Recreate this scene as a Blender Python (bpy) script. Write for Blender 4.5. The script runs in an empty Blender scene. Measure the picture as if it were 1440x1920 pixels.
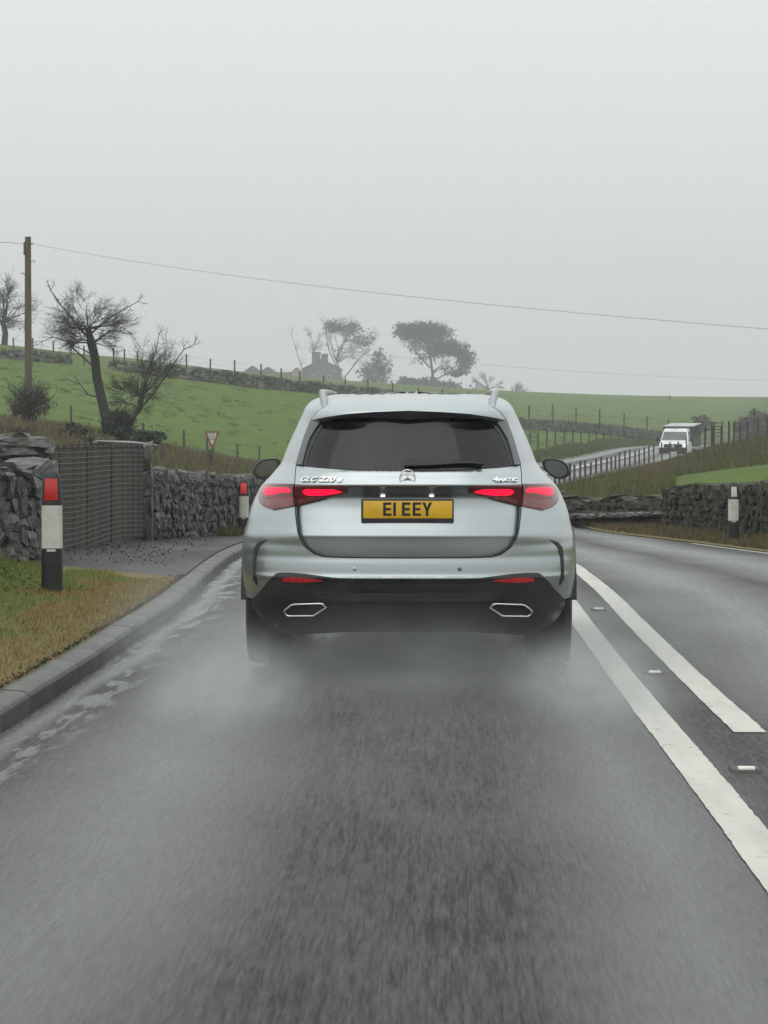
import bpy, bmesh, math, random
import numpy as np
from mathutils import Vector, Matrix, noise as mnoise
from mathutils.geometry import delaunay_2d_cdt

random.seed(7); RNG = np.random.default_rng(11)
scene = bpy.context.scene
COL = scene.collection

# ------------------------------------------------------------------ camera
FPX, CX, CY, YH, CAMZ = 5300.0, 720.0, 960.0, 770.0, 1.45
PITCH = math.atan((CY - YH) / FPX)
cam_d = bpy.data.cameras.new('camera'); cam = bpy.data.objects.new('camera', cam_d); COL.objects.link(cam)
cam_d.sensor_fit = 'HORIZONTAL'; cam_d.sensor_width = 36.0; cam_d.lens = 36.0 * FPX / 1440.0
cam_d.clip_start = 0.1; cam_d.clip_end = 5000
cam.location = (0, 0, CAMZ); cam.rotation_euler = (math.pi / 2 - PITCH, 0, 0)
scene.camera = cam
scene.render.resolution_x = 768; scene.render.resolution_y = 1024

# ------------------------------------------------------------------ overcast sky (brighter zenith, as under a full cloud deck)
SUN_EL, SUN_AZ = math.radians(48), math.radians(200)
world = bpy.data.worlds.new('World'); scene.world = world; world.use_nodes = True
wn, wl = world.node_tree.nodes, world.node_tree.links
bg = wn['Background']
skyt = wn.new('ShaderNodeTexSky'); skyt.sky_type = 'NISHITA'; skyt.sun_disc = False
skyt.sun_elevation = SUN_EL; skyt.sun_rotation = SUN_AZ; skyt.air_density = 1.0; skyt.dust_density = 4.0
hsv = wn.new('ShaderNodeHueSaturation'); hsv.inputs['Saturation'].default_value = 0.25
wl.new(skyt.outputs[0], hsv.inputs['Color'])
tc = wn.new('ShaderNodeTexCoord'); sep = wn.new('ShaderNodeSeparateXYZ'); wl.new(tc.outputs['Generated'], sep.inputs[0])
ramp = wn.new('ShaderNodeMapRange'); ramp.inputs['From Min'].default_value = 0.0; ramp.inputs['From Max'].default_value = 1.0
ramp.inputs['To Min'].default_value = 6.3; ramp.inputs['To Max'].default_value = 13.7
pw = wn.new('ShaderNodeMath'); pw.operation = 'POWER'; pw.use_clamp = True; pw.inputs[1].default_value = 0.8
wl.new(sep.outputs['Z'], pw.inputs[0]); wl.new(pw.outputs[0], ramp.inputs['Value'])
cmul = wn.new('ShaderNodeMix'); cmul.data_type = 'RGBA'; cmul.blend_type = 'MULTIPLY'; cmul.inputs['Factor'].default_value = 1.0
cmul.inputs['A'].default_value = (0.950, 1.0, 0.985, 1)
wl.new(ramp.outputs[0], cmul.inputs['B'])
wmix = wn.new('ShaderNodeMix'); wmix.data_type = 'RGBA'; wmix.inputs['Factor'].default_value = 0.92
wl.new(hsv.outputs[0], wmix.inputs['A']); wl.new(cmul.outputs['Result'], wmix.inputs['B'])
wl.new(wmix.outputs['Result'], bg.inputs['Color']); bg.inputs['Strength'].default_value = 0.115

sun_d = bpy.data.lights.new('sun', 'SUN'); sun = bpy.data.objects.new('sun', sun_d); COL.objects.link(sun)
sun_d.energy = 0.6; sun_d.angle = math.radians(60); sun_d.color = (1.0, 0.97, 0.93)
_sd = Vector((math.cos(SUN_EL) * math.sin(SUN_AZ), math.cos(SUN_EL) * math.cos(SUN_AZ), math.sin(SUN_EL)))
sun.rotation_euler = _sd.to_track_quat('Z', 'Y').to_euler()

vs = scene.view_settings
vs.view_transform = 'Standard'; vs.look = 'None'; vs.exposure = 0.0; vs.gamma = 1.0; vs.use_curve_mapping = False
cy = scene.cycles
cy.max_bounces = 5; cy.diffuse_bounces = 2; cy.glossy_bounces = 2; cy.use_adaptive_sampling = True; cy.adaptive_threshold = 0.015; cy.transmission_bounces = 4; cy.transparent_max_bounces = 24
cy.volume_bounces = 0; cy.caustics_reflective = False; cy.caustics_refractive = False
cy.use_denoising = True; cy.volume_step_rate = 2.0; cy.volume_max_steps = 256
cy.sample_clamp_indirect = 6.0

# ------------------------------------------------------------------ helpers
_F = Vector((0, math.cos(PITCH), -math.sin(PITCH))); _U = Vector((0, math.sin(PITCH), math.cos(PITCH)))
def P(px, py, Y):
    """world point at depth Y seen at photograph pixel (px, py)"""
    d = _F * FPX + Vector((1, 0, 0)) * (px - CX) + _U * (CY - py)
    return Vector((d.x, d.y, d.z)) * (Y / d.y) + Vector((0, 0, CAMZ))

def link(name, data, parent=None, mats=()):
    o = bpy.data.objects.new(name, data); COL.objects.link(o)
    if data is not None and hasattr(data, 'materials'):
        for m in (mats if isinstance(mats, (list, tuple)) else [mats]): data.materials.append(m)
    if parent: o.parent = parent
    return o
def tag(o, label=None, cat=None, group=None, kind=None):
    if label: o['label'] = label
    if cat: o['category'] = cat
    if group: o['group'] = group
    if kind: o['kind'] = kind
    return o
def empty(name, loc, rz=0.0):
    o = bpy.data.objects.new(name, None); COL.objects.link(o); o.location = loc; o.rotation_euler = (0, 0, rz); o.empty_display_size = 0.1
    return o
def mesh(name, verts, faces, smooth=False):
    me = bpy.data.meshes.new(name); me.from_pydata([tuple(v) for v in verts], [], faces); me.update()
    if smooth: me.polygons.foreach_set('use_smooth', [True] * len(me.polygons))
    return me
def mesh_np(name, V, F, smooth=False):
    """V (n,3), F (m,k) arrays"""
    V = np.asarray(V, np.float32); F = np.asarray(F, np.int32); k = F.shape[1]
    me = bpy.data.meshes.new(name); me.vertices.add(len(V)); me.vertices.foreach_set('co', V.ravel())
    me.loops.add(F.size); me.loops.foreach_set('vertex_index', F.ravel())
    me.polygons.add(len(F)); me.polygons.foreach_set('loop_start', np.arange(0, F.size, k, dtype=np.int32))
    me.polygons.foreach_set('loop_total', np.full(len(F), k, np.int32))
    me.update(calc_edges=True)
    if smooth: me.polygons.foreach_set('use_smooth', np.ones(len(F), bool))
    return me

class MB:
    """collects boxes, tubes and prisms into one mesh"""
    def __init__(s): s.v = []; s.f = []
    def add(s, vs, fs):
        b = len(s.v); s.v += [tuple(v) for v in vs]; s.f += [tuple(b + i for i in f) for f in fs]; return s
    def box(s, c, size, rz=0.0, rx=0.0):
        hx, hy, hz = size[0] / 2, size[1] / 2, size[2] / 2
        M = Matrix.Rotation(rz, 3, 'Z') @ Matrix.Rotation(rx, 3, 'X'); c = Vector(c)
        vs = [c + M @ Vector((x, y, z)) for x in (-hx, hx) for y in (-hy, hy) for z in (-hz, hz)]
        return s.add(vs, [(0, 1, 3, 2), (4, 6, 7, 5), (0, 4, 5, 1), (2, 3, 7, 6), (0, 2, 6, 4), (1, 5, 7, 3)])
    def tube(s, pts, rad, n=6, cap=True):
        pts = [Vector(p) for p in pts]; rr = rad if isinstance(rad, (list, tuple)) else [rad] * len(pts)
        b = len(s.v); up = Vector((0, 0, 1))
        for i, p in enumerate(pts):
            d = (pts[min(i + 1, len(pts) - 1)] - pts[max(i - 1, 0)])
            d = d.normalized() if d.length > 1e-9 else up
            a = d.cross(Vector((0.3, 0.9, 0.1)) if abs(d.z) > 0.9 else up).normalized(); c = d.cross(a)
            for k in range(n):
                t = 2 * math.pi * k / n
                s.v.append(tuple(p + (a * math.cos(t) + c * math.sin(t)) * rr[i]))
        for i in range(len(pts) - 1):
            for k in range(n):
                s.f.append((b + i * n + k, b + i * n + (k + 1) % n, b + (i + 1) * n + (k + 1) % n, b + (i + 1) * n + k))
        if cap:
            s.f.append(tuple(b + k for k in range(n))[::-1]); e = b + (len(pts) - 1) * n
            s.f.append(tuple(e + k for k in range(n)))
        return s
    def prism(s, poly, thick, M=None):
        """poly in (x,z), extruded from y=0 to y=thick"""
        n = len(poly); M = M or Matrix.Identity(4)
        vs = [M @ Vector((p[0], 0, p[1])) for p in poly] + [M @ Vector((p[0], thick, p[1])) for p in poly]
        return s.add(vs, [tuple(range(n)), tuple(range(2 * n - 1, n - 1, -1))] + [(i, i + n, (i + 1) % n + n, (i + 1) % n) for i in range(n)])
    def loft(s, rings, cap=True, close=True):
        n = len(rings[0]); b = len(s.v)
        for r in rings: s.v += [tuple(p) for p in r]
        for i in range(len(rings) - 1):
            for k in range(n if close else n - 1):
                s.f.append((b + i * n + k, b + i * n + (k + 1) % n, b + (i + 1) * n + (k + 1) % n, b + (i + 1) * n + k))
        if cap:
            s.f.append(tuple(b + k for k in range(n))[::-1]); e = b + (len(rings) - 1) * n
            s.f.append(tuple(e + k for k in range(n)))
        return s
    def lathe(s, prof, n=32, M=None):
        """prof list of (radius, axial) revolved about local X"""
        M = M or Matrix.Identity(4)
        rings = [[M @ Vector((a, r * math.cos(2 * math.pi * k / n), r * math.sin(2 * math.pi * k / n))) for k in range(n)] for r, a in prof]
        return s.loft(rings, cap=False)
    def build(s, name, mats, parent=None, smooth=False, bevel=0.0, shift=False):
        if shift: s.v = [tuple(Vector(v) - parent.location) for v in s.v]   # world points into the thing's own frame
        me = mesh(name, s.v, s.f, smooth)
        bm = bmesh.new(); bm.from_mesh(me); bmesh.ops.recalc_face_normals(bm, faces=bm.faces); 
        if bevel > 0:
            es = [e for e in bm.edges if len(e.link_faces) == 2 and e.calc_face_angle(0) > 0.5]
            bmesh.ops.bevel(bm, geom=es, offset=bevel, segments=2, affect='EDGES', profile=0.6)
        bm.to_mesh(me); bm.free()
        if smooth or bevel > 0:
            me.polygons.foreach_set('use_smooth', [True] * len(me.polygons))
            try: me.set_sharp_from_angle(angle=math.radians(38))
            except Exception: pass
        return link(name, me, parent, mats)

def pchip(xs, ys):
    xs = np.array(xs, float); ys = np.array(ys, float); d = np.diff(ys) / np.diff(xs); m = np.zeros(len(xs))
    m[0], m[-1] = d[0], d[-1]
    for i in range(1, len(xs) - 1):
        m[i] = 0 if d[i - 1] * d[i] <= 0 else 2 * d[i - 1] * d[i] / (d[i - 1] + d[i])
    def f(x):
        x = np.asarray(x, float); xc = np.clip(x, xs[0], xs[-1]); i = np.clip(np.searchsorted(xs, xc) - 1, 0, len(xs) - 2)
        h = xs[i + 1] - xs[i]; t = (xc - xs[i]) / h
        r = (2 * t**3 - 3 * t**2 + 1) * ys[i] + (t**3 - 2 * t**2 + t) * h * m[i] + (-2 * t**3 + 3 * t**2) * ys[i + 1] + (t**3 - t**2) * h * m[i + 1]
        return r + np.where(x < xs[0], (x - xs[0]) * m[0], 0) + np.where(x > xs[-1], (x - xs[-1]) * m[-1], 0)
    return f
def fast(f, lo=-.1, hi=1.8, n=9500):
    t = [float(v) for v in f(np.linspace(lo, hi, n))]; k = (n - 1) / (hi - lo)
    def g(z):
        u = (z - lo) * k; i = int(u)
        if i < 0: return t[0]
        if i >= n - 1: return t[-1]
        return t[i] + (t[i + 1] - t[i]) * (u - i)
    return g
def sstep(a, b, x):
    t = np.clip((np.asarray(x, float) - a) / (b - a), 0, 1); return t * t * (3 - 2 * t)

# ------------------------------------------------------------------ materials
def nodes_of(m): return m.node_tree.nodes, m.node_tree.links
def mat(name, c, rough=0.6, metal=0.0, c2=None, scale=4.0, stretch=(1, 1, 1), bump=0.0, bscale=None, spec=0.5, coat=0.0, crough=0.05,
        objrand=0.0, island=0.0, detail=4.0, contrast=(0.35, 0.65), r2=None, emit=None, estr=0.0, c3=None, scale3=0.7, con3=(.42, .62)):
    m = bpy.data.materials.new(name); m.use_nodes = True; n, l = nodes_of(m); b = n['Principled BSDF']
    b.inputs['Base Color'].default_value = (*c, 1); b.inputs['Roughness'].default_value = rough; b.inputs['Metallic'].default_value = metal
    b.inputs['Specular IOR Level'].default_value = spec
    b.inputs['Coat Weight'].default_value = coat; b.inputs['Coat Roughness'].default_value = crough
    if emit: b.inputs['Emission Color'].default_value = (*emit, 1); b.inputs['Emission Strength'].default_value = estr
    t = n.new('ShaderNodeTexCoord'); mp = n.new('ShaderNodeMapping'); mp.inputs['Scale'].default_value = stretch
    l.new(t.outputs['Object'], mp.inputs['Vector'])
    col = None
    if c2 is not None:
        nz = n.new('ShaderNodeTexNoise'); nz.inputs['Scale'].default_value = scale; nz.inputs['Detail'].default_value = detail
        l.new(mp.outputs[0], nz.inputs['Vector'])
        mr = n.new('ShaderNodeMapRange'); mr.inputs['From Min'].default_value, mr.inputs['From Max'].default_value = contrast
        l.new(nz.outputs[0], mr.inputs['Value'])
        mx = n.new('ShaderNodeMix'); mx.data_type = 'RGBA'; mx.inputs['A'].default_value = (*c, 1); mx.inputs['B'].default_value = (*c2, 1)
        l.new(mr.outputs[0], mx.inputs['Factor']); col = mx.outputs['Result']
        if r2 is not None:
            rr = n.new('ShaderNodeMapRange'); rr.inputs['To Min'].default_value = rough; rr.inputs['To Max'].default_value = r2
            l.new(mr.outputs[0], rr.inputs['Value']); l.new(rr.outputs[0], b.inputs['Roughness'])
    if c3 is not None and col is not None:
        nz = n.new('ShaderNodeTexNoise'); nz.inputs['Scale'].default_value = scale3; nz.inputs['Detail'].default_value = 5
        l.new(t.outputs['Object'], nz.inputs['Vector'])
        mr = n.new('ShaderNodeMapRange'); mr.inputs['From Min'].default_value, mr.inputs['From Max'].default_value = con3
        l.new(nz.outputs[0], mr.inputs['Value'])
        mx = n.new('ShaderNodeMix'); mx.data_type = 'RGBA'; l.new(col, mx.inputs['A']); mx.inputs['B'].default_value = (*c3, 1)
        l.new(mr.outputs[0], mx.inputs['Factor']); col = mx.outputs['Result']
    for amt, node, out in ((objrand, 'ShaderNodeObjectInfo', 'Random'), (island, 'ShaderNodeNewGeometry', 'Random Per Island')):
        if amt > 0:
            oi = n.new(node); mr = n.new('ShaderNodeMapRange'); mr.inputs['To Min'].default_value = 1 - amt; mr.inputs['To Max'].default_value = 1 + amt
            l.new(oi.outputs[out], mr.inputs['Value'])
            mx = n.new('ShaderNodeMix'); mx.data_type = 'RGBA'; mx.blend_type = 'MULTIPLY'; mx.inputs['Factor'].default_value = 1
            if col is None: mx.inputs['A'].default_value = (*c, 1)
            else: l.new(col, mx.inputs['A'])
            l.new(mr.outputs[0], mx.inputs['B']); col = mx.outputs['Result']
    if col is not None: l.new(col, b.inputs['Base Color'])
    if bump > 0:
        nz = n.new('ShaderNodeTexNoise'); nz.inputs['Scale'].default_value = bscale or scale * 3; nz.inputs['Detail'].default_value = 5
        l.new(mp.outputs[0], nz.inputs['Vector']); bp = n.new('ShaderNodeBump'); bp.inputs['Strength'].default_value = bump; bp.inputs['Distance'].default_value = 0.02
        l.new(nz.outputs[0], bp.inputs['Height']); l.new(bp.outputs[0], b.inputs['Normal'])
    return m

M = {}
M['silver'] = mat('silver_paint', (0.43, 0.46, 0.475), 0.29, 0.90, c2=(0.39, 0.42, 0.435), scale=1.6, coat=0.6, crough=0.09, r2=0.36)
M['black_gloss'] = mat('black_gloss', (0.012, 0.012, 0.013), 0.25, c2=(0.03, 0.03, 0.03), scale=5, r2=0.5)
M['black_matt'] = mat('black_plastic', (0.018, 0.018, 0.019), 0.6, c2=(0.03, 0.03, 0.03), scale=6)
M['gap'] = mat('shut_line', (0.006, 0.006, 0.006), 0.8)
M['fin'] = mat('satin_grey_trim', (0.10, 0.105, 0.11), 0.35, 0.0, c2=(0.085, 0.09, 0.095), scale=4, coat=0.3)
M['chrome'] = mat('chrome', (0.80, 0.80, 0.79), 0.22, 0.85, c2=(0.7, 0.7, 0.7), scale=12, r2=0.35)
M['alu'] = mat('satin_aluminium', (0.42, 0.43, 0.44), 0.38, 0.9, c2=(0.36, 0.37, 0.38), scale=8)
M['tyre'] = mat('tyre_rubber', (0.015, 0.015, 0.016), 0.55, c2=(0.03, 0.03, 0.03), scale=10)
M['lens'] = mat('dark_red_lens', (0.13, 0.012, 0.018), 0.12, c2=(0.09, 0.008, 0.012), scale=7, coat=0.8)
M['glow'] = mat('lit_tail_lamp', (0.6, 0.0, 0.02), 0.3, emit=(1.0, 0.004, 0.035), estr=1.6)
M['lens_clear'] = mat('clear_red_lens', (0.20, 0.05, 0.055), 0.1, c2=(0.14, 0.03, 0.035), scale=20, coat=0.8)
M['reflector'] = mat('red_reflector', (0.55, 0.02, 0.03), 0.2, c2=(0.45, 0.012, 0.02), scale=30, coat=0.5)
M['plate'] = mat('yellow_plate', (0.72, 0.42, 0.015), 0.35, c2=(0.62, 0.36, 0.012), scale=14, coat=0.4)
M['plate_black'] = mat('plate_lettering', (0.01, 0.01, 0.01), 0.4)
M['plate_lamp'] = mat('plate_lamp', (0.8, 0.8, 0.8), 0.3, emit=(1.0, 0.92, 0.9), estr=1.6)
M['interior'] = mat('cabin_dark', (0.03, 0.03, 0.032), 0.8, c2=(0.045, 0.045, 0.045), scale=9)
M['mirror_glass'] = mat('mirror_glass', (0.22, 0.23, 0.23), 0.08, 1.0)
M['rim'] = mat('alloy_wheel', (0.3, 0.3, 0.31), 0.3, 0.9)

def glass_mat(name, tint, mixf, rough=0.03):
    m = bpy.data.materials.new(name); m.use_nodes = True; n, l = nodes_of(m); out = n['Material Output']; n.remove(n['Principled BSDF'])
    tr = n.new('ShaderNodeBsdfTransparent'); tr.inputs[0].default_value = (*tint, 1)
    gl = n.new('ShaderNodeBsdfGlossy'); gl.inputs['Roughness'].default_value = rough
    df = n.new('ShaderNodeBsdfDiffuse'); df.inputs[0].default_value = (0.03, 0.03, 0.032, 1)
    fr = n.new('ShaderNodeFresnel'); fr.inputs['IOR'].default_value = 1.5
    m1 = n.new('ShaderNodeMixShader'); m1.inputs[0].default_value = mixf; l.new(tr.outputs[0], m1.inputs[1]); l.new(df.outputs[0], m1.inputs[2])
    m2 = n.new('ShaderNodeMixShader'); l.new(fr.outputs[0], m2.inputs[0]); l.new(m1.outputs[0], m2.inputs[1]); l.new(gl.outputs[0], m2.inputs[2])
    l.new(m2.outputs[0], out.inputs['Surface']); return m
M['glass'] = glass_mat('tinted_glass', (0.38, 0.385, 0.385), 0.28)
M['windscreen'] = glass_mat('windscreen_glass', (0.7, 0.74, 0.72), 0.05)

M['stone'] = mat('wall_stone', (0.062, 0.062, 0.060), 0.6, c2=(0.030, 0.031, 0.031), scale=2.2, bump=0.9, bscale=9, objrand=0.45, island=.25, c3=(0.095, 0.097, 0.088), scale3=3.6, spec=0.3)
M['stone_moss'] = mat('mossy_wall_stone', (0.052, 0.051, 0.044), 0.75, c2=(0.026, 0.026, 0.023), scale=2.2, bump=0.9, bscale=9, objrand=0.4, island=.25, c3=(0.050, 0.054, 0.030), scale3=2.6, spec=0.2)
M['stone_far'] = mat('field_wall_stone', (0.08, 0.085, 0.07), 0.8, c2=(0.15, 0.15, 0.13), scale=0.9, bump=0.5, island=0.45, c3=(0.05, 0.06, 0.03), scale3=0.35)
M['mortar'] = mat('wall_core', (0.035, 0.036, 0.034), 0.9, c2=(0.02, 0.02, 0.02), scale=8, bump=0.5)
M['mortar_pale'] = mat('lichened_mortar', (0.075, 0.077, 0.070), 0.8, c2=(0.038, 0.039, 0.036), scale=7, bump=0.8, bscale=14, detail=8, c3=(0.12, 0.125, 0.11), scale3=5)
M['moss_cap'] = mat('cap_stone', (0.13, 0.132, 0.125), 0.5, c2=(0.06, 0.062, 0.058), scale=2.5, bump=0.6, bscale=8, objrand=0.25)
M['wood_old'] = mat('weathered_timber', (0.06, 0.055, 0.045), 0.8, c2=(0.035, 0.032, 0.028), scale=6, stretch=(4, 4, 0.6), bump=0.4, objrand=0.3)
M['board'] = mat('gate_board', (0.045, 0.040, 0.028), 0.7, c2=(0.026, 0.024, 0.018), scale=5, stretch=(3, 3, 0.5), bump=0.4, objrand=0.3)
M['wire'] = mat('galvanised_wire', (0.15, 0.145, 0.13), 0.5, 0.4, c2=(0.09, 0.085, 0.075), scale=20)
M['thin_wire'] = mat('dark_wire', (0.05, 0.05, 0.05), 0.6)
M['pole'] = mat('pole_wood', (0.12, 0.105, 0.06), 0.8, c2=(0.07, 0.062, 0.04), scale=3, stretch=(5, 5, 0.3), bump=0.4)
M['bark'] = mat('bark', (0.020, 0.019, 0.018), 0.85, c2=(0.034, 0.032, 0.029), scale=3, bump=0.5)
M['bark_ivy'] = mat('ivy_bark', (0.012, 0.016, 0.012), 0.85, c2=(0.024, 0.026, 0.020), scale=6, bump=0.6)
M['leaf_dark'] = mat('dark_foliage', (0.030, 0.040, 0.022), 0.7, island=0.5)
M['leaf_brown'] = mat('brown_scrub', (0.085, 0.068, 0.042), 0.8, island=0.5)
M['leaf_pine'] = mat('pine_foliage', (0.032, 0.042, 0.028), 0.8, island=0.4)
M['verge'] = mat('verge_soil', (0.11, 0.12, 0.035), 0.9, c2=(0.15, 0.10, 0.035), scale=1.2, bump=0.8, bscale=20)
M['blade_green'] = mat('grass_blade_green', (0.15, 0.19, 0.045), 0.6, island=0.35, spec=0.3)
M['blade_straw'] = mat('grass_blade_straw', (0.235, 0.170, 0.058), 0.7, island=0.4, spec=0.3)
M['blade_tussock'] = mat('tussock_blade', (0.060, 0.100, 0.014), 0.8, island=0.3, spec=0.2)
M['leaf_weed'] = mat('weed_leaf', (0.045, 0.072, 0.022), 0.6, island=0.45, spec=0.3)
M['blade_rough'] = mat('rough_grass_blade', (0.125, 0.102, 0.052), 0.8, island=0.45, spec=0.2)
M['blade_rough2'] = mat('rough_grass_blade_green', (0.085, 0.100, 0.036), 0.8, island=0.4, spec=0.2)
M['kerb'] = mat('kerb_concrete', (0.085, 0.082, 0.078), 0.5, c2=(0.050, 0.049, 0.046), scale=5, c3=(0.045, 0.050, 0.032), scale3=2.2, con3=(.5, .7), bump=0.5, bscale=45, objrand=0.12, detail=8)
M['line'] = mat('road_paint', (0.50, 0.495, 0.44), 0.5, c2=(0.40, 0.40, 0.36), scale=9, stretch=(1, .12, 1), bump=0.25, bscale=90, detail=8, contrast=(0.4, 0.75), c3=(0.13, 0.13, 0.125), scale3=16, con3=(.63, .74))
M['stud'] = mat('stud_body', (0.05, 0.05, 0.05), 0.6)
M['stud_lens'] = mat('stud_lens', (0.88, 0.85, 0.77), 0.15, c2=(0.8, 0.77, 0.7), scale=30)
M['post_black'] = mat('marker_post_black', (0.009, 0.0095, 0.011), 0.5, c2=(0.020, 0.021, 0.023), scale=7, bump=0.15)
M['post_white'] = mat('marker_post_white', (0.55, 0.55, 0.50), 0.5, c2=(0.40, 0.40, 0.36), scale=9, contrast=(0.5, 0.8), detail=8)
M['post_red'] = mat('marker_reflector_red', (0.50, 0.006, 0.008), 0.35, c2=(0.38, 0.004, 0.006), scale=12, coat=0.4)
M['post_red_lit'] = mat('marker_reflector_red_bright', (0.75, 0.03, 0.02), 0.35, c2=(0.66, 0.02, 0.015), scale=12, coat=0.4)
M['sign_red'] = mat('sign_red', (0.30, 0.05, 0.03), 0.5, c2=(0.24, 0.04, 0.025), scale=9)
M['sign_white'] = mat('sign_white', (0.66, 0.66, 0.64), 0.5, c2=(0.56, 0.56, 0.54), scale=6)
M['sign_black'] = mat('sign_black', (0.02, 0.02, 0.02), 0.5)
M['house'] = mat('farmhouse_render', (0.10, 0.10, 0.095), 0.9, c2=(0.14, 0.135, 0.125), scale=0.6, bump=0.3)
M['house_light'] = mat('pale_farm_wall', (0.34, 0.26, 0.21), 0.9, c2=(0.28, 0.21, 0.17), scale=0.6)
M['slate'] = mat('slate_roof', (0.055, 0.058, 0.062), 0.7, c2=(0.085, 0.088, 0.09), scale=1.0, stretch=(1, 1, 4))
M['pane'] = mat('window_pane', (0.02, 0.022, 0.025), 0.1)
M['truck_white'] = mat('truck_white_paint', (0.70, 0.71, 0.71), 0.35, c2=(0.58, 0.59, 0.58), scale=1.5, coat=0.4)
M['truck_cage'] = mat('truck_cage_steel', (0.03, 0.04, 0.038), 0.6, c2=(0.05, 0.06, 0.055), scale=3)
M['truck_cloth'] = mat('truck_top_sheet', (0.42, 0.44, 0.45), 0.5, c2=(0.34, 0.36, 0.37), scale=2)
M['truck_lamp'] = mat('truck_headlamp', (0.8, 0.8, 0.78), 0.15, emit=(1, 0.98, 0.92), estr=0.5)
M['soil'] = mat('debris', (0.02, 0.018, 0.016), 0.8, c2=(0.04, 0.035, 0.03), scale=9)
M['water'] = mat('puddle_water', (0.10, 0.105, 0.11), 0.08, c2=(0.13, 0.135, 0.14), scale=3, spec=0.8)

def road_material(name='wet_asphalt', tracks=True, base=(0.006, 0.006, 0.006), base2=(0.074, 0.074, 0.070)):
    m = bpy.data.materials.new(name); m.use_nodes = True; n, l = nodes_of(m); b = n['Principled BSDF']
    uv = n.new('ShaderNodeUVMap'); uv.uv_map = 'UVMap'
    def nz(sx, sy, detail, lo, hi, rough=0.6):
        mp = n.new('ShaderNodeMapping'); mp.inputs['Scale'].default_value = (sx, sy, 1); l.new(uv.outputs[0], mp.inputs[0])
        t = n.new('ShaderNodeTexNoise'); t.inputs['Scale'].default_value = 1; t.inputs['Detail'].default_value = detail; t.inputs['Roughness'].default_value = rough
        l.new(mp.outputs[0], t.inputs['Vector']); r = n.new('ShaderNodeMapRange'); r.inputs['From Min'].default_value = lo; r.inputs['From Max'].default_value = hi
        l.new(t.outputs[0], r.inputs['Value']); return r.outputs[0], t.outputs[0]
    def math_(op, a, bb):
        q = n.new('ShaderNodeMath'); q.operation = op
        for i, v in enumerate((a, bb)):
            if isinstance(v, (int, float)): q.inputs[i].default_value = v
            elif v is not None: l.new(v, q.inputs[i])
        return q.outputs[0]
    big, _ = nz(0.9, 0.28, 4, 0.35, 0.65); streak, _ = nz(34, 1.5, 4, 0.34, 0.66); fine, fraw = nz(85, 5, 4, 0.32, 0.68, 0.7); _, chip = nz(160, 95, 3, 0, 1, 0.7)
    sepx = n.new('ShaderNodeSeparateXYZ'); l.new(uv.outputs[0], sepx.inputs[0]); u = sepx.outputs['X']
    tone = math_('ADD', math_('MULTIPLY', big, 0.12), math_('ADD', math_('MULTIPLY', streak, 0.46), math_('MULTIPLY', fine, 0.42)))
    mx = n.new('ShaderNodeMix'); mx.data_type = 'RGBA'; mx.inputs['A'].default_value = (*base, 1); mx.inputs['B'].default_value = (*base2, 1); l.new(tone, mx.inputs['Factor'])
    l.new(mx.outputs['Result'], b.inputs['Base Color'])
    wet = math_('MULTIPLY', big, 0.16)
    if tracks:
        wob, wraw = nz(0.0, 0.12, 2, 0, 1)
        uw = math_('ADD', u, math_('MULTIPLY', math_('SUBTRACT', wraw, 0.5), 0.5))
        for c, w, a in ((0.95, 0.66, 0.80), (2.80, 0.52, 0.68), (4.3, 0.75, 0.65), (5.8, 0.8, 0.7), (0.12, 0.10, 0.7)):
            g = math_('MAXIMUM', math_('SUBTRACT', 1.0, math_('ABSOLUTE', math_('DIVIDE', math_('SUBTRACT', uw, c), w), None)), 0.0)
            wet = math_('ADD', wet, math_('MULTIPLY', g, a))
    wet = math_('ADD', wet, math_('MULTIPLY', math_('SUBTRACT', math_('ADD', math_('MULTIPLY', streak, .5), math_('MULTIPLY', fine, .5)), 0.53), 0.27))
    if tracks:      # broken film of water lying in the gutter
        gn, _ = nz(9, 1.3, 5, 0.50, 0.58); gm = n.new('ShaderNodeMapRange'); gm.inputs['From Min'].default_value = 0.42; gm.inputs['From Max'].default_value = 0.2; l.new(u, gm.inputs['Value'])
        wet = math_('ADD', wet, math_('MULTIPLY', math_('MULTIPLY', gn, gm.outputs[0]), 1.0))
    rr = n.new('ShaderNodeMapRange'); rr.inputs['From Min'].default_value = 0; rr.inputs['From Max'].default_value = 1.0
    rr.inputs['To Min'].default_value = 0.52; rr.inputs['To Max'].default_value = 0.22; l.new(wet, rr.inputs['Value'])
    rsum = math_('ADD', rr.outputs[0], math_('MULTIPLY', math_('SUBTRACT', streak, 0.5), 0.16)); l.new(rsum, b.inputs['Roughness'])
    sp = n.new('ShaderNodeMapRange'); sp.inputs['To Min'].default_value = 0.05; sp.inputs['To Max'].default_value = 0.82; l.new(wet, sp.inputs['Value']); l.new(sp.outputs[0], b.inputs['Specular IOR Level'])
    bp = n.new('ShaderNodeBump'); bp.inputs['Strength'].default_value = 0.7; bp.inputs['Distance'].default_value = 0.008
    l.new(math_('ADD', math_('MULTIPLY', fraw, 0.6), math_('MULTIPLY', chip, 0.6)), bp.inputs['Height']); l.new(bp.outputs[0], b.inputs['Normal'])
    return m
M['road'] = road_material()
M['apron'] = road_material('apron_tarmac', False, (0.030, 0.0295, 0.029), (0.055, 0.054, 0.052))

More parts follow.
